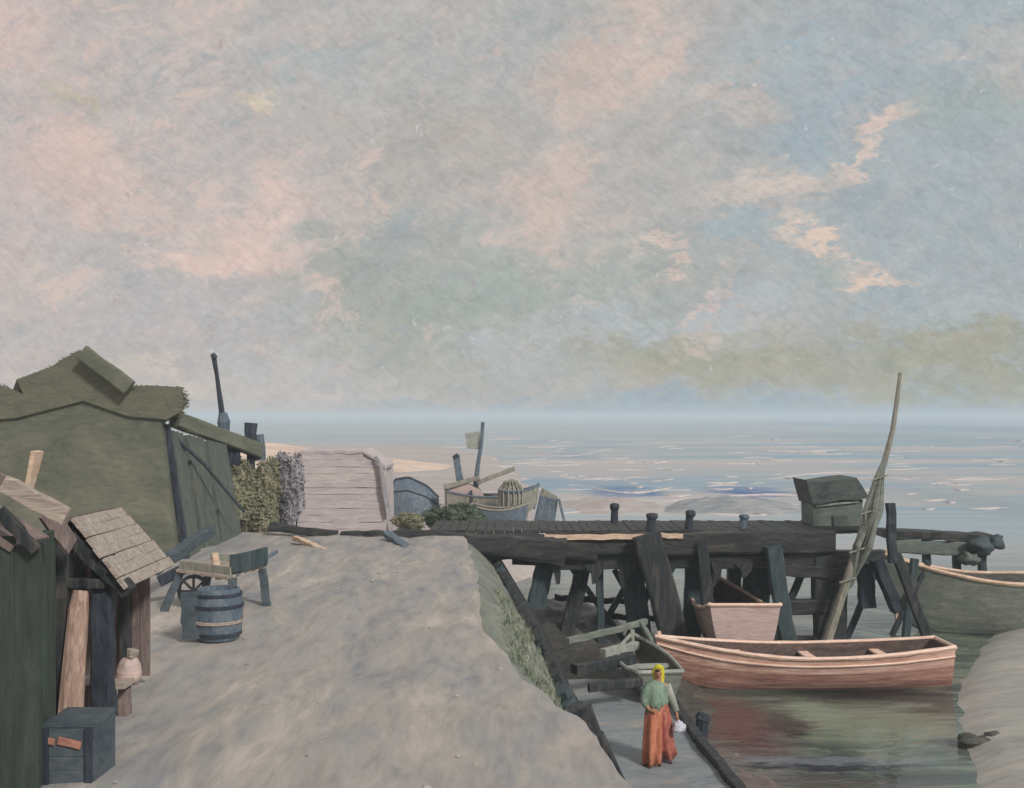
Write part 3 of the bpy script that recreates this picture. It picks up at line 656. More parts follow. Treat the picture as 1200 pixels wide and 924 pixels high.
# ------------------------------------------------------------------ boats
def boat(name, loc, rz, L, Bm, H, label, cat, mats, sheer_a=.28, sheer_b=.35, stern=.45, tilt=0, thw=3, group=None, bow_p=1.6, roll=0, parts=True, bands=None, closed_top=False):
    """local x runs stern (0) to bow (L)"""
    hull_m, gun_m, in_m = mats
    root = thing(name, loc, label, cat, group)
    R = Matrix.Rotation(rz, 3, 'Z') @ Matrix.Rotation(tilt, 3, 'Y') @ Matrix.Rotation(roll, 3, 'X')
    def T(v): return Vector(loc) + R @ Vector(v)
    ns, nk = 22, 9
    def hb(t):
        if t < .45: return Bm / 2 * (stern + (1 - stern) * math.sin(math.pi / 2 * t / .45))
        return Bm / 2 * max(.02, (1 - ((t - .45) / .55) ** (bow_p + .8)))
    def sz(t): return H * (1 + (sheer_a * max(0, .5 - t) ** 2 * 4 + sheer_b * max(0, t - .5) ** 2 * 4))
    def kz(t): return H * (.04 + .5 * max(0, (t - .8) / .2) ** 2)
    def ring(t, inset=0, top=0):
        b = hb(t) - inset; s1 = sz(t) - top; k0 = kz(t) + inset * 1.2; r = []
        xx = L * t + (.0 if t < .95 else 0)
        for j in range(-nk, nk + 1):
            u = j / nk; a = abs(u)
            y_ = math.copysign(max(.005, b) * (a ** .55 if a > 0 else 0), u); z_ = k0 + (s1 - k0) * (a ** 2.1)
            rake = (z_ / H) * .12 * L * max(0, t - .75)
            r.append(T((xx + rake, y_, z_)))
        return r
    o = MB(); ts = [i / ns for i in range(ns + 1)]
    outer = [ring(t) for t in ts]; inner = [ring(min(.985, max(.02, t)), .05) for t in ts]
    o.loft(outer, cap=False, closed=False)
    n = 2 * nk + 1
    o.add(outer[0], [tuple(range(n))])                                   # transom
    o.build('hull', hull_m, root, smooth=False)
    i_ = MB(); i_.loft(inner, cap=False, closed=False); i_.add(inner[0], [tuple(range(n))])
    if closed_top:
        i_.loft([[r[0], r[-1]] for r in inner], cap=False, closed=False)
    i_.build('inside', in_m, root)
    g = MB()
    for sgn in (0, -1):
        pts = [r[sgn] + R @ Vector((0, 0, .015)) for r in outer]
        g.tube(pts, [.05 * (H / .8) ** .3] * len(pts), 6, .12)
    g.tube([outer[0][0], (outer[0][0] + outer[0][-1]) / 2, outer[0][-1]], .05, 6)
    g.build('gunwale', gun_m, root)
    if bands:
        def part_ring(t, a0, a1, off):
            r_ = ring(t, -off); k0_ = int(nk * a0); k1_ = int(math.ceil(nk * a1)); return r_
        for sgn in (-1, 1):
            up = MB(); lo = MB()
            full = [ring(t, -.014) for t in ts]
            sel = lambda r_, i0, i1: [r_[nk + sgn * j] for j in range(i0, i1 + 1)]
            lo.loft([sel(r_, 0, 7) for r_ in full], cap=False, closed=False).build('bottom_strake', bands[0], root)
            pts = [r_[nk + sgn * 8].lerp(r_[nk + sgn * 9], .1) for r_ in full]; up.tube(pts, .028, 6, .2).build('rubbing_strake', bands[1], root)
    if parts:
        st = MB(); st.loft([[T((L * t, -hb(t) - .012, sz(t) * .74)), T((L * t, -hb(t) * 1.0 - .04, sz(t) * .70)), T((L * t, -hb(t) * .93 - .012, sz(t) * .64))] for t in ts[:-1]], cap=False, closed=False)
        for k in range(thw):
            t = .22 + .26 * k; w = hb(t) - .04; z_ = sz(t) - .2 * H
            w *= .9; MB().beam(T((L * t, -w, z_)), T((L * t, w, z_)), .24, .05, up=tuple(R @ Vector((0,0,1)))).build('thwart', gun_m, root)
        MB().beam(T((L * .985, 0, H * .3)), T((L * 1.03, 0, sz(1) + .12)), .09, .1).build('stem_post', gun_m, root)
    return root

# salmon rowing boat, bow to the left
bl = G(1118, 806, 0.0)
rb = boat('rowing_boat', (10.35, 25.5, -.12), math.radians(180 + 3), 6.7, 1.75, .92, 'long salmon pink rowing boat lying empty in the basin', 'boat',
     (M['salmon'], M['salmon_l'], M['inner']), sheer_a=.18, sheer_b=.42, stern=.62, bands=(M['redband'], M['salmon_l']))
# blunt pink boat under the pier seen end on
boat('moored_boat', (5.95, 27.2, -.1), math.radians(90), 4.4, 1.9, 1.30, 'dull pink boat seen stern on, moored under the pier', 'boat',
     (M['pinkhull'], M['salmon_l'], M['inner']), stern=.95, thw=1)
# grey-green hull leaving the frame at the right, raised bow to the left
boat('fishing_boat', (18.2, 31.6, -.2), math.radians(180), 6.9, 2.3, 1.75, 'big grey-green boat with a pale pink gunwale, cut off at the right', 'boat',
     (M['grgreen'], M['peach'], M['mud']), sheer_a=.0, sheer_b=.42, stern=.8, thw=2, bow_p=1.3)
# little grey dinghy drawn up behind the woman
boat('dinghy', (2.95, 21.3, .62), math.radians(96), 2.5, 1.15, .52, 'small grey-green dinghy drawn up on the landing behind the woman', 'boat',
     (M['grgreen'], M['sail'], M['mud']), stern=.8, thw=2, tilt=math.radians(-4))

# ------------------------------------------------------------------ the pier
pr = thing('pier', (5, 30, 0), 'dark tarred timber pier running across the basin on crooked piles', 'pier')
ZD = 3.28; yf, yr = 29.0, 31.6
x0, x1 = P(545, 620, yf).x, P(1030, 620, yf).x
dk = MB(); x = x0 - 1.0
while x < x1:
    wd = random.uniform(.2, .3); dk.beam((x + wd/2, yf - .05 + random.uniform(-.05,.05), ZD - .05 + random.uniform(-.012,.012)), (x + wd/2, yr + .1 + random.uniform(-.05,.05), ZD - .05 + random.uniform(-.012,.012)), wd * .94, .09, jit=.03, seg=3); x += wd
dk.build('deck', M['timber'], pr)
MB().beam(P(560, 641, yf - .15), P(700, 641, yf - .15), .3, .70, w2=.28, jit=.05, seg=8).build('fascia', M['timber'], pr)
MB().beam(P(640, 638, yf - .12), P(978, 635, yf - .12), .26, .60, jit=.05, seg=14).build('fascia', M['timber'], pr)
MB().beam(P(640, 660, yf + .1), P(1000, 655, yf + .1), .3, .38, jit=.06, seg=14).build('stringer', M['timber'], pr)
MB().beam(P(600, 655, yr - .1), P(1035, 652, yr - .1), .3, .36, jit=.06, seg=14).build('stringer', M['timber'], pr)
MB().beam(P(700, 619, yr), P(950, 616, yr), .18, .16, jit=.1).build('kerb_rail', M['timber'], pr)
MB().beam(P(662, 646, 28.75), P(462, 626, 28.3), .34, .78, w2=.09, jit=.06, seg=12, bev=.3).build('abutment_beam', M['timber'], pr)
# bleached plank along the edge
MB().beam(P(638, 630, yf - .28), P(758, 629, yf - .28), .18, .14, jit=.12, seg=9).build('edge_plank', M['peach'], pr)
MB().beam(P(766, 627, yf - .24), P(800, 629, yf - .24), .14, .12, jit=.14).build('edge_plank', M['peach'], pr)
def pile(a, b, w, mat='timber_v', Y=yf, h=None, name='pile'):
    pa, pb = P(a[0], a[1], Y), P(b[0], b[1], Y)
    if b[1] > 700 and b[2:] != (0,):                    # carry it on down to the bed
        d = pb - pa; t = (-.3 - pb.z) / d.z if d.z < 0 else 0; pb = pb + d * max(0, t)
    MB().beam(pa, pb, w, h or w, jit=.045 if w < .5 else .025, seg=8).build(name, M[mat], pr)
pile((757, 626), (789, 742), .74, 'timber_v', yf - .42, .5)
pile((738, 655), (747, 720), .62, 'teal_v', yf + .6, .4)
pile((815, 655), (812, 706), .5, 'teal_v', yf + 1.0, .3)
pile((822, 636), (829, 708), .3, 'timber_v', yf - .25)
pile((684, 660), (668, 728), .42, 'timber_v', yf + .9, .3)
pile((702, 662), (704, 722), .2, 'teal_v', yf + .5)
pile((905, 640), (926, 768), .42, 'teal_v', yf - .35, .3)
pile((962, 650), (966, 760), .5, 'timber_v', yf + .1, .4)
pile((985, 655), (982, 756), .4, 'timber_v', yf + 1.4, .3)
pile((1026, 655), (1052, 716, 0), .42, 'navy', yf + .6, .3, 'brace')
pile((1050, 650), (1084, 740), .26, 'timber_v', yf + .3, .2)
pile((1012, 660), (1017, 712, 0), .42, 'navy', yf + 1.0, .3, 'brace')
pile((1072, 655), (1062, 740), .2, 'teal_v', yf + 1.6, .2)
MB().beam(P(918, 711, yf), P(985, 711, yf), .3, .40, jit=.08).build('cross_beam', M['timber'], pr)
MB().beam(P(925, 752, yf), P(990, 752, yf), .3, .3, jit=.08).build('cross_beam', M['timber'], pr)
MB().beam(P(905, 668, yf), P(985, 672, yf), .3, .30, jit=.08).build('cross_beam', M['timber'], pr)
for a, b, wd, mt, dy in (((660, 652), (720, 735), .16, 'timber_v', .8), ((840, 655), (800, 735), .14, 'timber_v', 1.6), ((865, 650), (905, 730), .16, 'teal_v', 1.9), ((945, 660), (905, 752), .18, 'timber_v', .5),
       ((992, 668), (966, 752), .30, 'timber_v', -.1), ((1030, 660), (1000, 730), .16, 'navy', 1.5), ((1088, 660), (1050, 735), .14, 'timber_v', 2.2), ((776, 655), (744, 730), .2, 'navy', 1.4)):
    pile(a, b, wd, mt, yf + dy, wd, 'brace')
for a, b in (((700, 722), (800, 726)), ((812, 700), (905, 694)), ((650, 700), (742, 706))):
    MB().beam(P(a[0], a[1], yr), P(b[0], b[1], yr), .16, .16, jit=.15).build('cross_beam', M['timber'], pr)
for k in range(7):
    px = 655 + k * 44 + random.uniform(-12, 12); MB().beam(P(px, 660, yf - .1), P(px + random.uniform(-8, 8), 676 + random.uniform(0, 16), yf - .1), random.uniform(.2, .5), .06, w2=.1, jit=.2).build('broken_plank', M['timber_v'], pr)
for px in (860, 880, 896):
    pile((px, 660), (px + random.uniform(-6, 6), 712), .4, 'teal_v', yr + .4, .3)
pile((640, 655), (628, 712, 0), .5, 'teal_v', yf + .4, .4, 'brace')
pile((745, 668), (705, 735), .16, 'teal_v', yf + 1.2, .16, 'brace')
pile((720, 668), (758, 738), .16, 'timber_v', yf + 1.5, .16, 'brace')

bol_spots = [(720, 623, 'round-headed', yr - .35, .26, .55), (762, 628, 'squat', yf + .1, .3, .46), (807, 623, 'tall flat-topped', yf + .35, .26, .52), (870, 620, 'faded', yf + .55, .26, .38)]
lab = ['round-headed blue-black bollard furthest left on the pier deck', 'squat dark bollard on the pier above the thickest pile', 'tall dark bollard on the pier just right of the pale plank end', 'short faded bollard on the pier nearest the grey cabin']
for i, (px, py, d, Y, wd, hh) in enumerate(bol_spots):
    b = P(px, py, Y); b.z = ZD
    t = thing('bollard', b, lab[i], 'bollard', 'bollards on the pier deck')
    lean = Vector((.05, 0, 0)) if i else Vector((0, 0, 0))
    MB().tube([b + Vector((0,0,-.03)), b + lean * .5 + Vector((0, 0, hh * .62))], [wd * .42, wd * .40], 10, .06).build('post', M['navy' if i < 3 else 'steel'], t)
    MB().tube([b + lean*.5 + Vector((0, 0, hh * .6)), b + lean + Vector((0, 0, hh * .78)), b + lean + Vector((0, 0, hh * .95)), b + lean + Vector((0,0,hh))], [wd * .42, wd * .56, wd * .5, wd * .2], 10, .06).build('head', M['navy' if i < 3 else 'steel'], t)

# grey cabin on the pier
cb_ = thing('pier_cabin', (9.3, 30.6, ZD), 'small grey-green cabin with a sagging dark roof on the pier', 'cabin')
cp = MB(); a, b = P(953, 625, 30.1), P(1010, 625, 30.1)
cp.prismY([(a.x, ZD), (a.x - .02, P(0, 588, 30.1).z), (b.x + .03, P(0, 586, 30.1).z), (b.x - .02, ZD)], 30.1, 31.3); cp.build('wall', M['cabin'], cb_)
rr = MB(); pts = [(945, 563), (960, 566), (985, 562), (1004, 560), (1012, 572), (1019, 584), (1004, 586), (985, 586), (968, 590), (953, 592)]
rr.prismY([(P(x_, y_, 29.95).x, P(x_, y_, 29.95).z) for x_, y_ in pts], 29.95, 31.45); rr.build('roof', M['cabin_r'], cb_)
MB().beam(P(956, 593, 30.05), P(1006, 588, 30.05), .05, .06).build('fascia', M['sail'], cb_)
MB().beam(P(985, 604, 30.07), P(985, 625, 30.07), .42, .05, up=(0, 1, 0)).build('door', M['cabin_r'], cb_)

# leaning spar with a furled sail
spar = thing('leaning_mast', P(968, 760, 28.3), 'tall leaning mast with a bundled sail in front of the pier', 'mast')
ym = 28.3
MB().tube([P(1055, 437, ym), P(1051, 470, ym), P(1046, 505, ym), P(1037, 540, ym), P(1022, 585, ym), P(1006, 640, ym), P(986, 700, ym), P(966, 762, ym), P(962, 776, ym)], [.045, .06, .07, .08, .1, .11, .12, .13, .13], 9, .1).build('shaft', M['spar'], spar)
fs = MB()
for k in range(16):
    o1, o2, o3 = [random.uniform(-10, 10) for _ in range(3)]
    fs.tube([P(1041, 525, ym), P(1030 + o1 * .4, 560, ym - .1), P(1022 + o1, 600, ym - random.uniform(-.1, .25)), P(1010 + o2, 640, ym - random.uniform(-.1, .25)), P(994 + o3 * .5, 685, ym), P(988, 697, ym)], [.02, .05, .07, .07, .05, .02], 7, .35)
fs.build('furled_sail', M['grgreen'], spar)
for py in (560, 600, 645, 680):
    t = (py - 437) / (762 - 437); px = lerp([437, 505, 540, 585, 640, 700, 762], [1055, 1046, 1037, 1022, 1006, 986, 966], py)
    MB().beam(P(px - 9, py + 3, ym - .2), P(px + 10, py - 3, ym - .2), .04, .04).build('lashing', M['spar'], spar)
sy = thing('mooring_stay', P(1040, 640, 28.6), 'short dark post standing right beside the leaning mast', 'post')
MB().beam(P(1043, 590, 28.9), P(1046, 660, 28.9), .22, .2, jit=.14).build('post', M['navy'], sy)

# outer jetty at the right, with rubble
oj = thing('jetty', P(1100, 650, 34), 'low dark jetty beyond the pier at the right edge', 'jetty')
MB().beam(P(1032, 624, 34), P(1160, 630, 34), .9, .26, jit=.1, seg=12).build('deck', M['timber'], oj)
MB().beam(P(1045, 640, 33.7), P(1142, 644, 33.7), .3, .42, jit=.04, seg=8).build('side_board', M['cabin'], oj)
for px in (1050, 1085, 1120, 1150):
    MB().beam(P(px, 630, 33.9), P(px + 2, 700, 33.9) * 1, .22).build('pile', M['teal_v'], oj)
for i, (px, py, r) in enumerate(((1150, 640, .38), (1136, 655, .3), (1166, 636, .3))):
    lb = ['round dark boulder at the end of the low jetty', 'pale boulder lying lower at the low jetty end', 'dark boulder furthest right beyond the low jetty'][i]
    tag(MB().ell(P(px, py, 33.4), (r, r * .8, r * .7), 14, 9, .6, i).build('boulder', M['cabin'] if i == 1 else M['teal_v'], smooth=True), lb, 'boulder', 'boulders at the jetty end')
for i, (px, py, rr_, lb) in enumerate(((1138, 872, .20, 'dark flat stone at the water edge of the sand spit'), (1162, 868, .15, 'smaller dark stone just right of the flat stone on the sand spit'), (1168, 722, .42, 'tall dark stump beside the sand spit below the grey-green boat'))):
    g = G(px, py, .05)
    if i < 2: o_ = MB().ell(g + Vector((0, 0, .05)), (rr_ * 1.6, rr_, rr_ * .6), 14, 9, .6, 20 + i).build('stone', M['mud'], smooth=True)
    else: o_ = MB().beam(g + Vector((0, 0, -.1)), g + Vector((.25, 0, 1.25)), .42, .36, w2=.3, jit=.12).build('stump', M['timber_v'])
    tag(o_, lb, 'stone' if i < 2 else 'stump')

# timbers lying on the dark mud
for i, (a, b, wd, mt, lb) in enumerate((
   ((664, 752, 23.2), (757, 729, 25.4), .13, 'grgreen', 'long pale green pole lying across the dark mud'),
   ((706, 765, 22.6), (746, 757, 23.4), .17, 'sail', 'short pale green board below the long pole on the mud'),
   ((752, 730, 24.4), (764, 752, 22.9), .10, 'grgreen', 'short greenish stake crossing the end of the long pole'),
   ((672, 786, 21.6), (742, 772, 22.6), .2, 'timber_v', 'dark soaked balk on the mud in front of the pale board'),
   ((690, 806, 20.8), (752, 800, 21.1), .16, 'timber_v', 'dark soaked balk closest to the woman on the mud'))):
    tag(MB().beam(P(*a), P(*b), wd, jit=.1).build('timber', M[mt]), lb, 'timber', 'loose timbers on the mud')
mp = thing('mooring_post', G(822, 862, 0), 'short black mooring post standing in the water near the woman', 'post')
g = G(822, 862, 0)
MB().tube([g + Vector((-.05, 0, -.3)), g + Vector((.03, 0, .34))], [.13, .12], 9, .12).build('post', M['navy'], mp)
MB().tube([g + Vector((.03, 0, .33)), g + Vector((.06, 0, .43))], [.16, .13], 9, .12).build('cap', M['navy'], mp)

# timber kerb along the far edge of the quay
for i, (a, b, lb) in enumerate((((316, 617), (395, 627), 'dark kerb timber at the far quay edge beside the bushes'), ((400, 628), (480, 625), 'dark kerb timber at the far quay edge next to the pier'))):
    tag(MB().beam(P(a[0], a[1], 28.4), P(b[0], b[1], 28.4), .26, .2, jit=.16, seg=9).build('kerb_timber', M['timber']), lb, 'kerb', 'kerb timbers at the quay edge')
tag(MB().beam(P(455, 626, 27.6), P(492, 655, 25.6), .26, .12, jit=.12).build('timber', M['steel']), 'grey blue board lying on the quay sand by the pier start', 'board')
tag(MB().beam(P(345, 630, 27.0), P(400, 655, 24.6), .16, .12, jit=.12).build('timber', M['peach']), 'pale peach plank lying on the sand at the far quay', 'plank')

# ------------------------------------------------------------------ beached craft beyond the quay
# upturned hull, round and blue-grey
uh = thing('upturned_hull', (-5.2, 55, 1.1), 'rounded blue-grey upturned hull on the beach', 'boat')
mb = MB(); rings = []
for i in range(15):
    t = i / 14; c = P(456 + 58 * t, 606, 55); k = min(1, (math.sin(math.pi * (.13 + .80 * t))) ** .45)
    hgt = lerp([0, .12, .4, .75, 1], [1.5, 2.0, 2.12, 1.7, 1.1], t)
    rings.append([Vector((c.x, 55 + math.cos(a) * 1.1 * k, c.z - .1 + max(0, math.sin(a)) ** .7 * hgt)) for a in [math.pi * j / 14 for j in range(15)]])
mb.loft(rings, cap=True, closed=True); mb.build('hull', M['steel'], uh, smooth=False)
kl = MB(); kl.tube([r[7] + Vector((0, -.1, .02)) for r in rings], .08, 6, .1); kl.tube([r[11] for r in rings], .05, 6, .1); kl.build('keel', M['navy'], uh)
# fishing boat with wheelhouse, mast, small sail
fl = P(518, 603, 54)
fbt = boat('fishing_boat', (-3.35, 54, 1.25), math.radians(8), 4.6, 1.9, 1.05, 'beached wooden fishing boat with a mast and a small grey sail', 'boat',
    (M['spar'], M['steel'], M['inner']), stern=.8, thw=1, sheer_b=.5)
MB().tube([P(566, 495, 54.2), P(564, 520, 54.2), P(560, 545, 54.2), P(556, 582, 54.2)], [.09, .09, .12, .16], 8, .12).build('mast', M['steel'], fbt)
MB().beam(P(534, 534, 54.1), P(542, 580, 54.1), .34, .25, jit=.1).build('sampson_post', M['steel'], fbt)
MB().beam(P(531, 537, 54.0), P(537, 533, 54.0), .2, .2).build('post_cap', M['navy'], fbt)
sl = MB(); sl.prismY([pz(545, 508, 54.3), pz(562, 506, 54.3), pz(562, 527, 54.3), pz(547, 526, 54.3)], 54.28, 54.36); sl.build('sail', M['sail'], fbt)
rfm = MB(); rfm.beam(P(520, 571, 53.6), P(562, 560, 53.6), .5, .22, jit=.1); rfm.beam(P(560, 566, 53.6), P(603, 549, 53.6), .5, .2, jit=.1); rfm.build('awning', M['spar'], fbt)
MB().prismY([pz(528, 588, 53.7), pz(526, 570, 53.7), pz(546, 566, 53.7), pz(562, 574, 53.7), pz(570, 590, 53.7)], 53.5, 54.5).build('wheelhouse', M['pinkhull'], fbt)
MB().beam(P(552, 575, 53.3), P(553, 592, 53.3), .14).build('prop', M['navy'], fbt)
# second beached boat: blue-grey with rounded stern hut
b2 = boat('beached_boat', (-1.9, 50, 1.15), math.radians(-4), 2.6, 1.4, .85, 'small blue-grey boat lying right of the fishing boat', 'boat', (M['steel'], M['spar'], M['inner']), stern=.7, thw=1)
kb = thing('basket_trap', P(598, 590, 52), 'ribbed grey wicker fish trap standing behind the small boat', 'fish trap')
mb = MB(); c = P(599, 597, 52)
for k in range(14):
    a = math.pi * 2 * k / 14; mb.tube([c + Vector((math.cos(a)*.6, math.sin(a)*.5, 0)), c + Vector((math.cos(a)*.6, math.sin(a)*.5, .95)), c + Vector((math.cos(a)*.3, math.sin(a)*.25, 1.35)), c + Vector((0, 0, 1.45))], .055, 5)
mb.ell(c + Vector((0, 0, .55)), (.55, .45, .8), 12, 8)
mb.build('wicker', M['spar'], kb)
MB().tube([c + Vector((math.cos(a)*.62, math.sin(a)*.52, .9)) for a in [math.pi * 2 * k / 16 for k in range(17)]], .05, 5).build('hoop', M['steel'], kb)
# small block of stacked gear
gb = thing('gear_box', P(642, 612, 52), 'tilted grey box standing alone on the wet sand', 'box')
MB().beam(P(636, 612, 52), P(643, 583, 52), 1.0, .8, w2=.9, jit=.07, bev=.08, up=(0, 1, 0)).build('box', M['steel'], gb)
MB().beam(P(640, 584, 52), P(644, 577, 52), .85, .7, jit=.07, up=(0, 1, 0)).build('lid', M['spar'], gb)
MB().beam(P(655, 585, 51.6), P(661, 610, 51.6), .12, .4).build('side_board', M['steel'], gb)
pp = thing('marker_post', P(551, 615, 38), 'short blue-grey post between the scrub and the quay', 'post')
MB().beam(P(553, 592, 37.5), P(550, 622, 37.5), .3, .25, jit=.1).build('post', M['steel'], pp)

# ------------------------------------------------------------------ near left: booth, green shack
ZB = ZQ
bt = thing('wooden_booth', (-4.5, 11.7, ZB), 'open timber booth with a pale plank roof and dark posts', 'booth')
ya, yb_ = 11.0, 12.6
def post(px0, py0, px1, py1, Y, w, mat, name='post', h=None):
    MB().beam(P(px0, py0, Y), P(px1, py1, Y), w, h or w, jit=.08, seg=9).build(name, M[mat], bt)
post(76, 622, 66, 858, ya, .145, 'timber_v'); post(121, 650, 121, 842, ya + .1, .20, 'navy')
post(147, 640, 147, 780, yb_, .12, 'timber_v')
post(92, 640, 92, 775, yb_, .12, 'timber_v')
post(70, 683, 124, 684, ya - .02, .10, 'timber_v', 'rail')
post(78, 622, 152, 694, ya, .20, 'timber_v', 'gable_rafter', .14)
post(84, 614, 56, 680, ya + .02, .12, 'timber_v', 'gable_rafter')
post(50, 700, 62, 840, ya + .1, .1, 'navy', 'brace')
# plank roof (right slope)
apF, eaF, apR, eaR = P(84, 608, ya - .12), P(149, 690, ya - .12), P(140, 596, yb_), P(203, 664, yb_)
rf = MB(); n = 7
for i in range(n):
    t0, t1 = i / n, (i + .96) / n
    A0, A1 = apF.lerp(eaF, t0), apF.lerp(eaF, t1); B0, B1 = apR.lerp(eaR, t0), apR.lerp(eaR, t1)
    rf.beam((A0 + A1) / 2 + Vector((0, random.uniform(-.06, .02), .01 * (i % 2))), (B0 + B1) / 2 + Vector((0, random.uniform(-.02, .06), 0)), (A1 - A0).length, .035, up=tuple((eaF - apF).cross(apR - apF).normalized()), jit=.02, seg=5)
rf.build('roof', M['cream'], bt)
# left slope, mostly hidden
lf = MB(); L0, L1 = P(40, 655, ya - .1), P(96, 640, yb_)
lf.add([apF + Vector((-.02,0,.02)), apR + Vector((-.02,0,.02)), L1, L0, apF + Vector((-.02,0,-.02)), apR + Vector((-.02,0,-.02)), L1 - Vector((0,0,.04)), L0 - Vector((0,0,.04))], [(0,1,2,3),(4,5,6,7),(0,3,7,4),(3,2,6,7),(0,1,5,4),(1,2,6,5)])
lf.build('roof', M['mauve'], bt)
# back wall boards
bk = MB()
for i in range(9):
    px = 70 + i * 12.5; bk.beam(P(px, 662, yb_ + .1), P(px, 792, yb_ + .1), .12, .03, up=(0, 1, 0), jit=.02, seg=3)
bk.build('back_wall', M['mauve'], bt)
sdw = MB()
for i in range(5):
    yy = ya + .4 + i * .27; sdw.beam((P(160, 700, yb_ ).x, yy, 4.45), (P(160, 700, yb_).x, yy, ZB), .03, .26, up=(0, 1, 0), jit=.02, seg=3)
# trunk leaning in the booth
lg = thing('leaning_log', P(80, 845, 11.15), 'pale peeling log leaning upright inside the booth', 'log')
MB().tube([P(96, 692, 10.98), P(93, 715, 10.95), P(89, 750, 10.92), P(86, 800, 10.88), P(82, 846, 10.85)], [.075, .10, .10, .115, .12], 12, .12).build('trunk', M['bark'], lg)
# bench
bn = thing('bench', P(120, 840, 11.5), 'low bench with a pale seat inside the booth', 'bench')
zb2 = P(0, 802, 11.3).z
MB().beam(P(96, 802, 11.35), P(153, 800, 11.35), .34, .06, jit=.04).build('seat', M['cream'], bn)
for px in (101, 146):
    MB().beam(P(px, 806, 11.45), (P(px, 806, 11.45).x, 11.45, ZB - .02), .1, .16).build('leg', M['mauve'], bn)
sk = thing('sack', P(148, 790, 11.7), 'slumped pale pink sack on the right end of the bench', 'sack')
MB().ell(P(152, 787, 11.55), (.13, .14, .15), 18, 12, .25, 4).build('bag', M['pinkhull'], sk, smooth=True)
MB().tube([P(154, 770, 11.55), P(156, 762, 11.55)], [.05, .07], 8).build('neck', M['cream'], sk)
# crate at the front
cr = thing('crate', P(84, 900, 9.9), 'dark slate crate with pinkish slats at the foot of the booth', 'crate')
yc = 9.25; c0 = P(52, 850, yc); c1 = P(108, 850, yc); zc = c0.z
for (ax, ay, bx, by) in ((c0.x, yc, c1.x, yc), (c0.x, yc + .5, c1.x, yc + .5)):
    f_ = MB()
    for k in range(4): f_.beam((ax, ay, ZB + .06 + k * .122), (bx, by, ZB + .06 + k * .122), .03, .12, jit=.02)
    f_.build('side', M['crate'], cr)
for xx in (c0.x, c1.x):
    f_ = MB()
    for k in range(4): f_.beam((xx, yc, ZB + .06 + k * .122), (xx, yc + .5, ZB + .06 + k * .122), .03, .12, jit=.02)
    f_.build('side', M['crate'], cr)
MB().beam(((c0.x + c1.x) / 2, yc, ZB + .51), ((c0.x + c1.x) / 2, yc + .52, ZB + .51), (c1.x - c0.x) + .04, .035, jit=.02).build('lid', M['crate'], cr)
MB().beam(P(53, 868, yc - .03), P(64, 870, yc - .03), .02, .055).build('slat', M['rust'], cr)
MB().beam(P(68, 868, yc - .03), P(95, 874, yc - .03), .02, .065).build('slat', M['rust'], cr)
for xx in (c0.x + .02, c1.x - .02):
    MB().beam((xx, yc - .03, ZB), (xx, yc - .03, ZB + .50), .06, .03).build('corner_batten', M['navy'], cr)

# dark green shack filling the left edge
gs = thing('green_shack', P(-40, 900, 10.4), 'dark green boarded shack at the left edge of the frame', 'shack')
xe = P(46, 800, 9.0).x
mb = MB()
x = xe
k = 0
while x > xe - 4:
    wd = .2; tz = P(0, 640, 9.0).z + (xe - x) * .42
    mb.beam((x - wd/2 , 9.0, ZB - .3), (x - wd/2 - .0, 9.0, tz), wd * .99, .05, up=(0, 1, 0), jit=.015, seg=5, bev=.05); x -= wd
for i in range(9):
    yy = 9.1 + i * .15; mb.beam((xe - .03 - (i+1) * .05, yy, ZB), (xe - .03 - (i+1) * .05, yy, P(0, 640, 9.0).z), .05, .2, up=(0, 1, 0), jit=.02, seg=3)
mb.build('wall', M['dkgreen'], gs)
MB().beam(P(-120, 540, 9.3), P(36, 638, 9.3), .7, .07, up=(.4, 0, .9), jit=.01).build('roof', M['mauve'], gs)
MB().beam(P(2, 566, 8.9), P(78, 606, 8.9), .05, .155, jit=.05, seg=6).build('bargeboard', M['cream'], gs)
MB().beam(P(-120, 500, 8.9), P(4, 567, 8.9), .05, .15, jit=.05, seg=6).build('bargeboard', M['mauve'], gs)
MB().beam(P(0, 598, 8.9), P(42, 646, 8.9), .05, .1, jit=.08, seg=6).build('bargeboard', M['timber_v'], gs)
MB().beam(P(45, 529, 9.1), P(30, 585, 9.1), .04, .17, w2=.03, jit=.12).build('finial_board', M['peach'], gs)
MB().beam(P(52, 598, 10.2), P(84, 640, 10.6), .04, .2, jit=.1).build('gusset', M['mauve'], gs)

# ------------------------------------------------------------------ barrel and handcart
br_ = thing('barrel', P(257, 750, 15.3), 'stout blue-grey barrel with pale hoops on the quay', 'barrel')
b0 = G(256, 748, ZQ); r0 = .33
rings = []
def ringz(z, r, n=24): return [b0 + Vector((math.cos(2*math.pi*k/n) * r, math.sin(2*math.pi*k/n) * r, z)) for k in range(n)]
prf = [(0, .29), (.12, .325), (.3, .345), (.45, .345), (.6, .325), (.72, .295), (.72, .265), (.66, .265)]
MB().loft([ringz(z, r) for z, r in prf]).build('staves', M['steel'], br_, smooth=False)
for z, r in ((.08, .322), (.26, .351), (.48, .351), (.64, .325)):
    h_ = MB(); h_.loft([ringz(z - .025, r), ringz(z - .02, r + .01), ringz(z + .02, r + .01), ringz(z + .025, r)], cap=False)
    h_.build('hoop', M['cream'] if z in (.26,) else M['navy'], br_)
cl_ = MB(); cl_.beam(b0 + Vector((-.31, -.22, .70)), b0 + Vector((-.29, -.25, .04)), .32, .03, up=(0, 1, 0), jit=.06, seg=8)
tag(cl_.build('cloth', M['crate']), 'dark blue rag hanging down the left of the barrel', 'cloth')

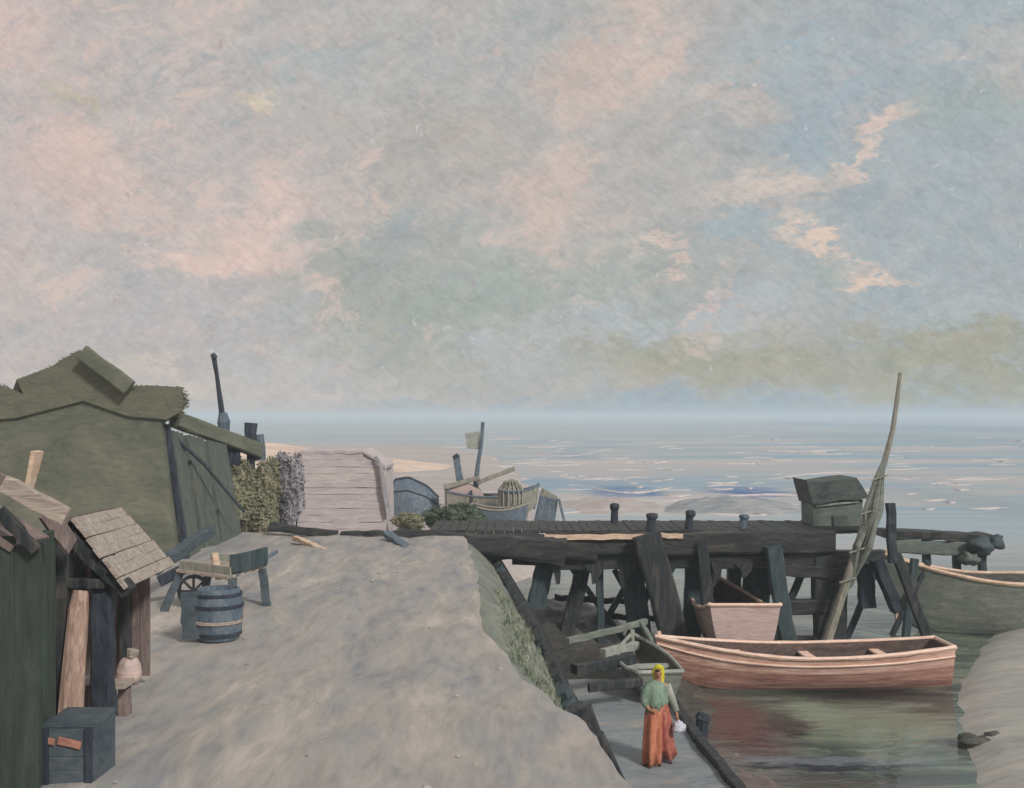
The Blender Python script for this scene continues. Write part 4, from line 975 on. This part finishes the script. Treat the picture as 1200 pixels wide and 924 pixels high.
hc = thing('handcart', P(250, 690, 17.5), 'pale wooden handcart with dark legs and long shafts behind the barrel', 'handcart')
yh = 17.6
A, Bq = P(212, 668, yh), P(272, 676, yh - .6)
bd = MB(); fr = Vector((Bq - A)); 
for k in range(5):
    o_ = Vector((.06 * k, .24 * k, 0)); bd.beam(A + o_, Bq + o_, .2, .05, jit=.05)
bd.build('bed', M['cream'], hc)
MB().beam(A + Vector((0, -.05, .06)), Bq + Vector((0, -.05, .06)), .05, .2, jit=.05).build('side_board', M['spar'], hc)
MB().beam(A + Vector((.2, 1.05, .06)), Bq + Vector((.3, 1.05, .06)), .05, .2, jit=.05).build('side_board', M['sail'], hc)
MB().beam(Bq + Vector((0, -.05, .2)), Bq + Vector((.3, 1.05, .2)), .06, .3, jit=.05).build('end_board', M['teal_v'], hc)
MB().beam(P(252, 650, yh + .4), P(256, 678, yh - .3), .1, .06).build('strut', M['peach'], hc)
for q_, lean in ((A, -.25), (Bq, .05), (A + Vector((.2, 1.0, 0)), -.1), (Bq + Vector((.25, 1.0, 0)), .1)):
    MB().beam(q_ + Vector((0, 0, -.02)), Vector((q_.x + lean, q_.y - .1, ZQ - .03)), .12, .12).build('leg', M['crate'], hc)
for dy in (.1, .8):
    MB().tube([Bq + Vector((0, dy, 0)), P(312, 654, yh + .8) + Vector((0, dy, 0))], [.045, .035], 8).build('shaft', M['steel'], hc)
# wheel
wc = A + Vector((.12, .3, -.03)); wl = MB()
n = 20; R_ = .25; wc.z = ZQ + R_
wl.tube([wc + Vector((math.cos(2*math.pi*k/n) * R_, 0, math.sin(2*math.pi*k/n) * R_)) for k in range(n + 1)], .035, 6, 0)
for k in range(4):
    a = math.pi * k / 4; d = Vector((math.cos(a) * R_, 0, math.sin(a) * R_)); wl.beam(wc - d, wc + d, .035)
wl.build('wheel', M['crate'], hc)
sp_ = MB()
for (a, b, wd) in (((180, 668, 18.6), (246, 622, 20.8), .2), ((186, 682, 18.0), (222, 664, 18.2), .16)):
    tag(MB().beam(P(*a), P(*b), wd, jit=.08).build('timber', M['crate' if wd > .18 else 'navy']), 'blue-grey balk propped from the cart up to the hut' if wd > .18 else 'short dark balk under the left end of the handcart', 'timber')

# ------------------------------------------------------------------ the woman
wb_ = G(771, 893, .66)
wx, wy, wz = wb_.x, wb_.y, .66
person = thing('person', (wx, wy, wz), 'woman in yellow headscarf, green shawl and long orange skirt on the landing', 'person')
Hh = 1.58
def J(x, y, z): return Vector((wx + x, wy + y, wz + z))
def skinned(name, verts, edges, radii, mat, parent, root=0, sub=2):
    me = bpy.data.meshes.new('tmp'); me.from_pydata(verts, edges, []); me.update()
    o = bpy.data.objects.new('tmp', me); COL.objects.link(o)
    o.modifiers.new('Skin', 'SKIN'); o.modifiers['Skin'].use_smooth_shade = True
    sv = me.skin_vertices[0].data
    for i, r in enumerate(radii):
        sv[i].radius = (r, r) if isinstance(r, (int, float)) else r
        sv[i].use_root = (i == root)
    ss = o.modifiers.new('Sub', 'SUBSURF'); ss.levels = sub; ss.render_levels = sub
    dg = bpy.context.evaluated_depsgraph_get(); dg.update()
    ev = bpy.data.meshes.new_from_object(o.evaluated_get(dg))
    bpy.data.objects.remove(o)
    mb = MB(); mb.add([v.co.copy() for v in ev.vertices], [tuple(p.vertices) for p in ev.polygons])
    return mb.build(name, mat, parent, smooth=True)
V = [J(0,0,.86), J(0,.0,1.02), J(0,.01,1.16), J(0,.01,1.26), J(0,-.005,1.335), J(0,-.02,1.40), J(0,-.025,1.47), J(0,-.02,1.545),   # 0-7 pelvis..crown
     J(-.15,.01,1.25), J(-.215,-.0,1.03), J(-.17,-.15,.90), J(-.10,-.21,.90),                                     # 8-11 right arm, hand at waist
     J(.15,.01,1.25), J(.23,.0,1.02), J(.30,-.06,.82), J(.315,-.075,.75),                                   # 12-15 left arm hanging with bundle
     J(-.085,0,.80), J(-.10,-.05,.45), J(-.10,-.02,.08), J(-.105,-.13,.035),                                          # 16-19
     J(.085,0,.80), J(.11,.06,.45), J(.12,.12,.08), J(.13,.03,.035)]
E = [(0,1),(1,2),(2,3),(3,4),(4,5),(5,6),(6,7),(3,8),(8,9),(9,10),(10,11),(3,12),(12,13),(13,14),(14,15),(0,16),(16,17),(17,18),(18,19),(0,20),(20,21),(21,22),(22,23)]
Rr = [(.13,.1),(.105,.085),(.125,.09),(.10,.08),.047,.062,(.072,.085),(.05,.055), .055,.042,.028,.022, .055,.042,.028,.022, .085,.058,.036,.03, .085,.058,.036,.03]
# fingers: short chains rooted inside each palm
def fingers(hi, dirv, side, curl):
    base = V[hi]; d = Vector(dirv).normalized(); s_ = Vector(side).normalized(); c_ = Vector(curl).normalized()
    for k, (off, ln) in enumerate(((-.024,.058),(-.008,.068),(.008,.064),(.024,.05))):
        i0 = len(V)
        V.extend([base + s_ * off + d * .022, base + s_ * off + d * (.022 + ln * .5) + c_ * .006, base + s_ * off * 1.05 + d * (.022 + ln * .8) + c_ * ln * .45])
        E.extend([(hi, i0), (i0, i0 + 1), (i0 + 1, i0 + 2)]); Rr.extend([.0095, .009, .0075])
    i0 = len(V)
    V.extend([base - s_ * .030 + c_ * .008, base - s_ * .046 + d * .022 + c_ * .02]); E.extend([(hi, i0), (i0, i0 + 1)]); Rr.extend([.011, .009])
fingers(11, (1, -.35, -.1), (0, -.1, -1), (0, 1, 0)); fingers(15, (.05, -.1, -1), (.15, -1, 0), (-.6, 0, -.3))
skinned('body', V, E, Rr, M['skin'], person)
fc = MB(); fc.ell(J(0, -.112, 1.462), (.011, .018, .016), 8, 6); fc.build('nose', M['skin'], person, smooth=True)
for ex_ in (-.028, .028): MB().ell(J(ex_, -.100, 1.482), (.013, .008, .007), 8, 6).build('eye', M['hair'], person)
mo = MB(); mo.ell(J(0, -.098, 1.428), (.022, .008, .006), 8, 6); mo.build('mouth', M['maroon'], person)
hr = MB(); hr.ell(J(-.02, -.083, 1.532), (.052, .030, .016), 12, 8); hr.build('hair', M['hair'], person, smooth=True)
# scarf: cap over the head, falling to the shoulder
sc_ = MB(); rings = []
for i in range(12):
    t = i / 11; z = 1.615 - t * .36; r = lerp([0, .08, .25, .45, .65, .85, 1], [.01, .065, .098, .104, .092, .085, .11], t); fo = lerp([0, .10, .24, .8, 1], [0, .0, .72, .72, .3], t)
    ring = []
    for k in range(20):
        a = 2 * math.pi * k / 20 + math.pi / 2; w_ = 1 + .06 * math.sin(k * 2.1 + i)
        x_, y_ = math.cos(a) * r * w_, math.sin(a) * r * 1.05 * w_
        if y_ < 0 and fo > 0: y_ *= (1 - fo)      # open at the face
        ring.append(J(x_ + .012, y_ - .005 + .02, z))
    rings.append(ring)
sc_.loft(rings); sc_.build('headscarf', M['yellow'], person, smooth=True)
def garment(name, mat, prof, flute=.06, nf=9, n=36, cx=0, cy=0, seed=0, xs=1, ys_=1, drift=(0, 0), rag=.0):
    rings = []
    N_ = len(prof)
    for i, (z, rx, ry) in enumerate(prof):
        t = i / (N_ - 1); ring = []
        for k in range(n):
            a = 2 * math.pi * k / n; w_ = 1 + flute * t * math.sin(nf * a + seed) + flute * .6 * t * math.sin((nf * .5 + 1.5) * a + 1 + seed)
            ring.append(J(cx + drift[0] * t + math.cos(a) * rx * w_, cy + drift[1] * t + math.sin(a) * ry * w_, z + (rag * fb(math.cos(a) * 2, math.sin(a) * 2, seed, 1.4) if t > .99 else 0)))
        rings.append(ring)
    mb = MB(); mb.loft(rings, cap=True); return mb.build(name, mat, person, smooth=True)
garment('skirt', M['orange'], [(1.0, .11, .10), (.93, .135, .12), (.82, .15, .14), (.65, .145, .15), (.45, .15, .16), (.25, .15, .17), (.02, .14, .18)], .22, 6, cx=-.05, drift=(-.07, -.09), rag=.2)
garment('underskirt', M['redcloth'], [(.96, .10, .09), (.82, .125, .12), (.65, .125, .13), (.45, .12, .14), (.25, .125, .15), (.10, .14, .16)], .2, 5, cx=.07, cy=.03, seed=2, drift=(.085, .02), rag=.2)
garment('petticoat', M['maroon'], [(.92, .13, .10), (.8, .165, .12), (.6, .18, .13), (.4, .19, .14), (.12, .19, .14)], .1, 5, cx=.03, cy=.08, seed=5, drift=(.04, .05), rag=.1)
garment('shawl', M['shawl'], [(1.37, .06, .06), (1.335, .09, .08), (1.285, .17, .11), (1.22, .205, .135), (1.12, .222, .155), (1.02, .225, .16), (.96, .20, .155), (.86, .15, .14)], .16, 7, cx=-.025, seed=1, rag=.22, drift=(-.05, -.01))
ar = MB(); ar.tube([J(.14, .0, 1.27), J(.235, 0, 1.03), J(.295, -.055, .85)], [.075, .065, .052], 10, .06); ar.build('sleeve', M['sail'], person, smooth=True)
bu = thing('bundle', J(.335, -.08, .55), 'white cloth bundle hanging from the woman\'s hand', 'bundle')
MB().ell(J(.335, -.08, .60), (.11, .10, .10), 16, 10, .5, 6).build('cloth', M['cloth_w'], bu, smooth=True)
MB().tube([J(.33, -.08, .67), J(.318, -.078, .715)], [.045, .03], 8, .1).build('knot', M['cloth_w'], bu)
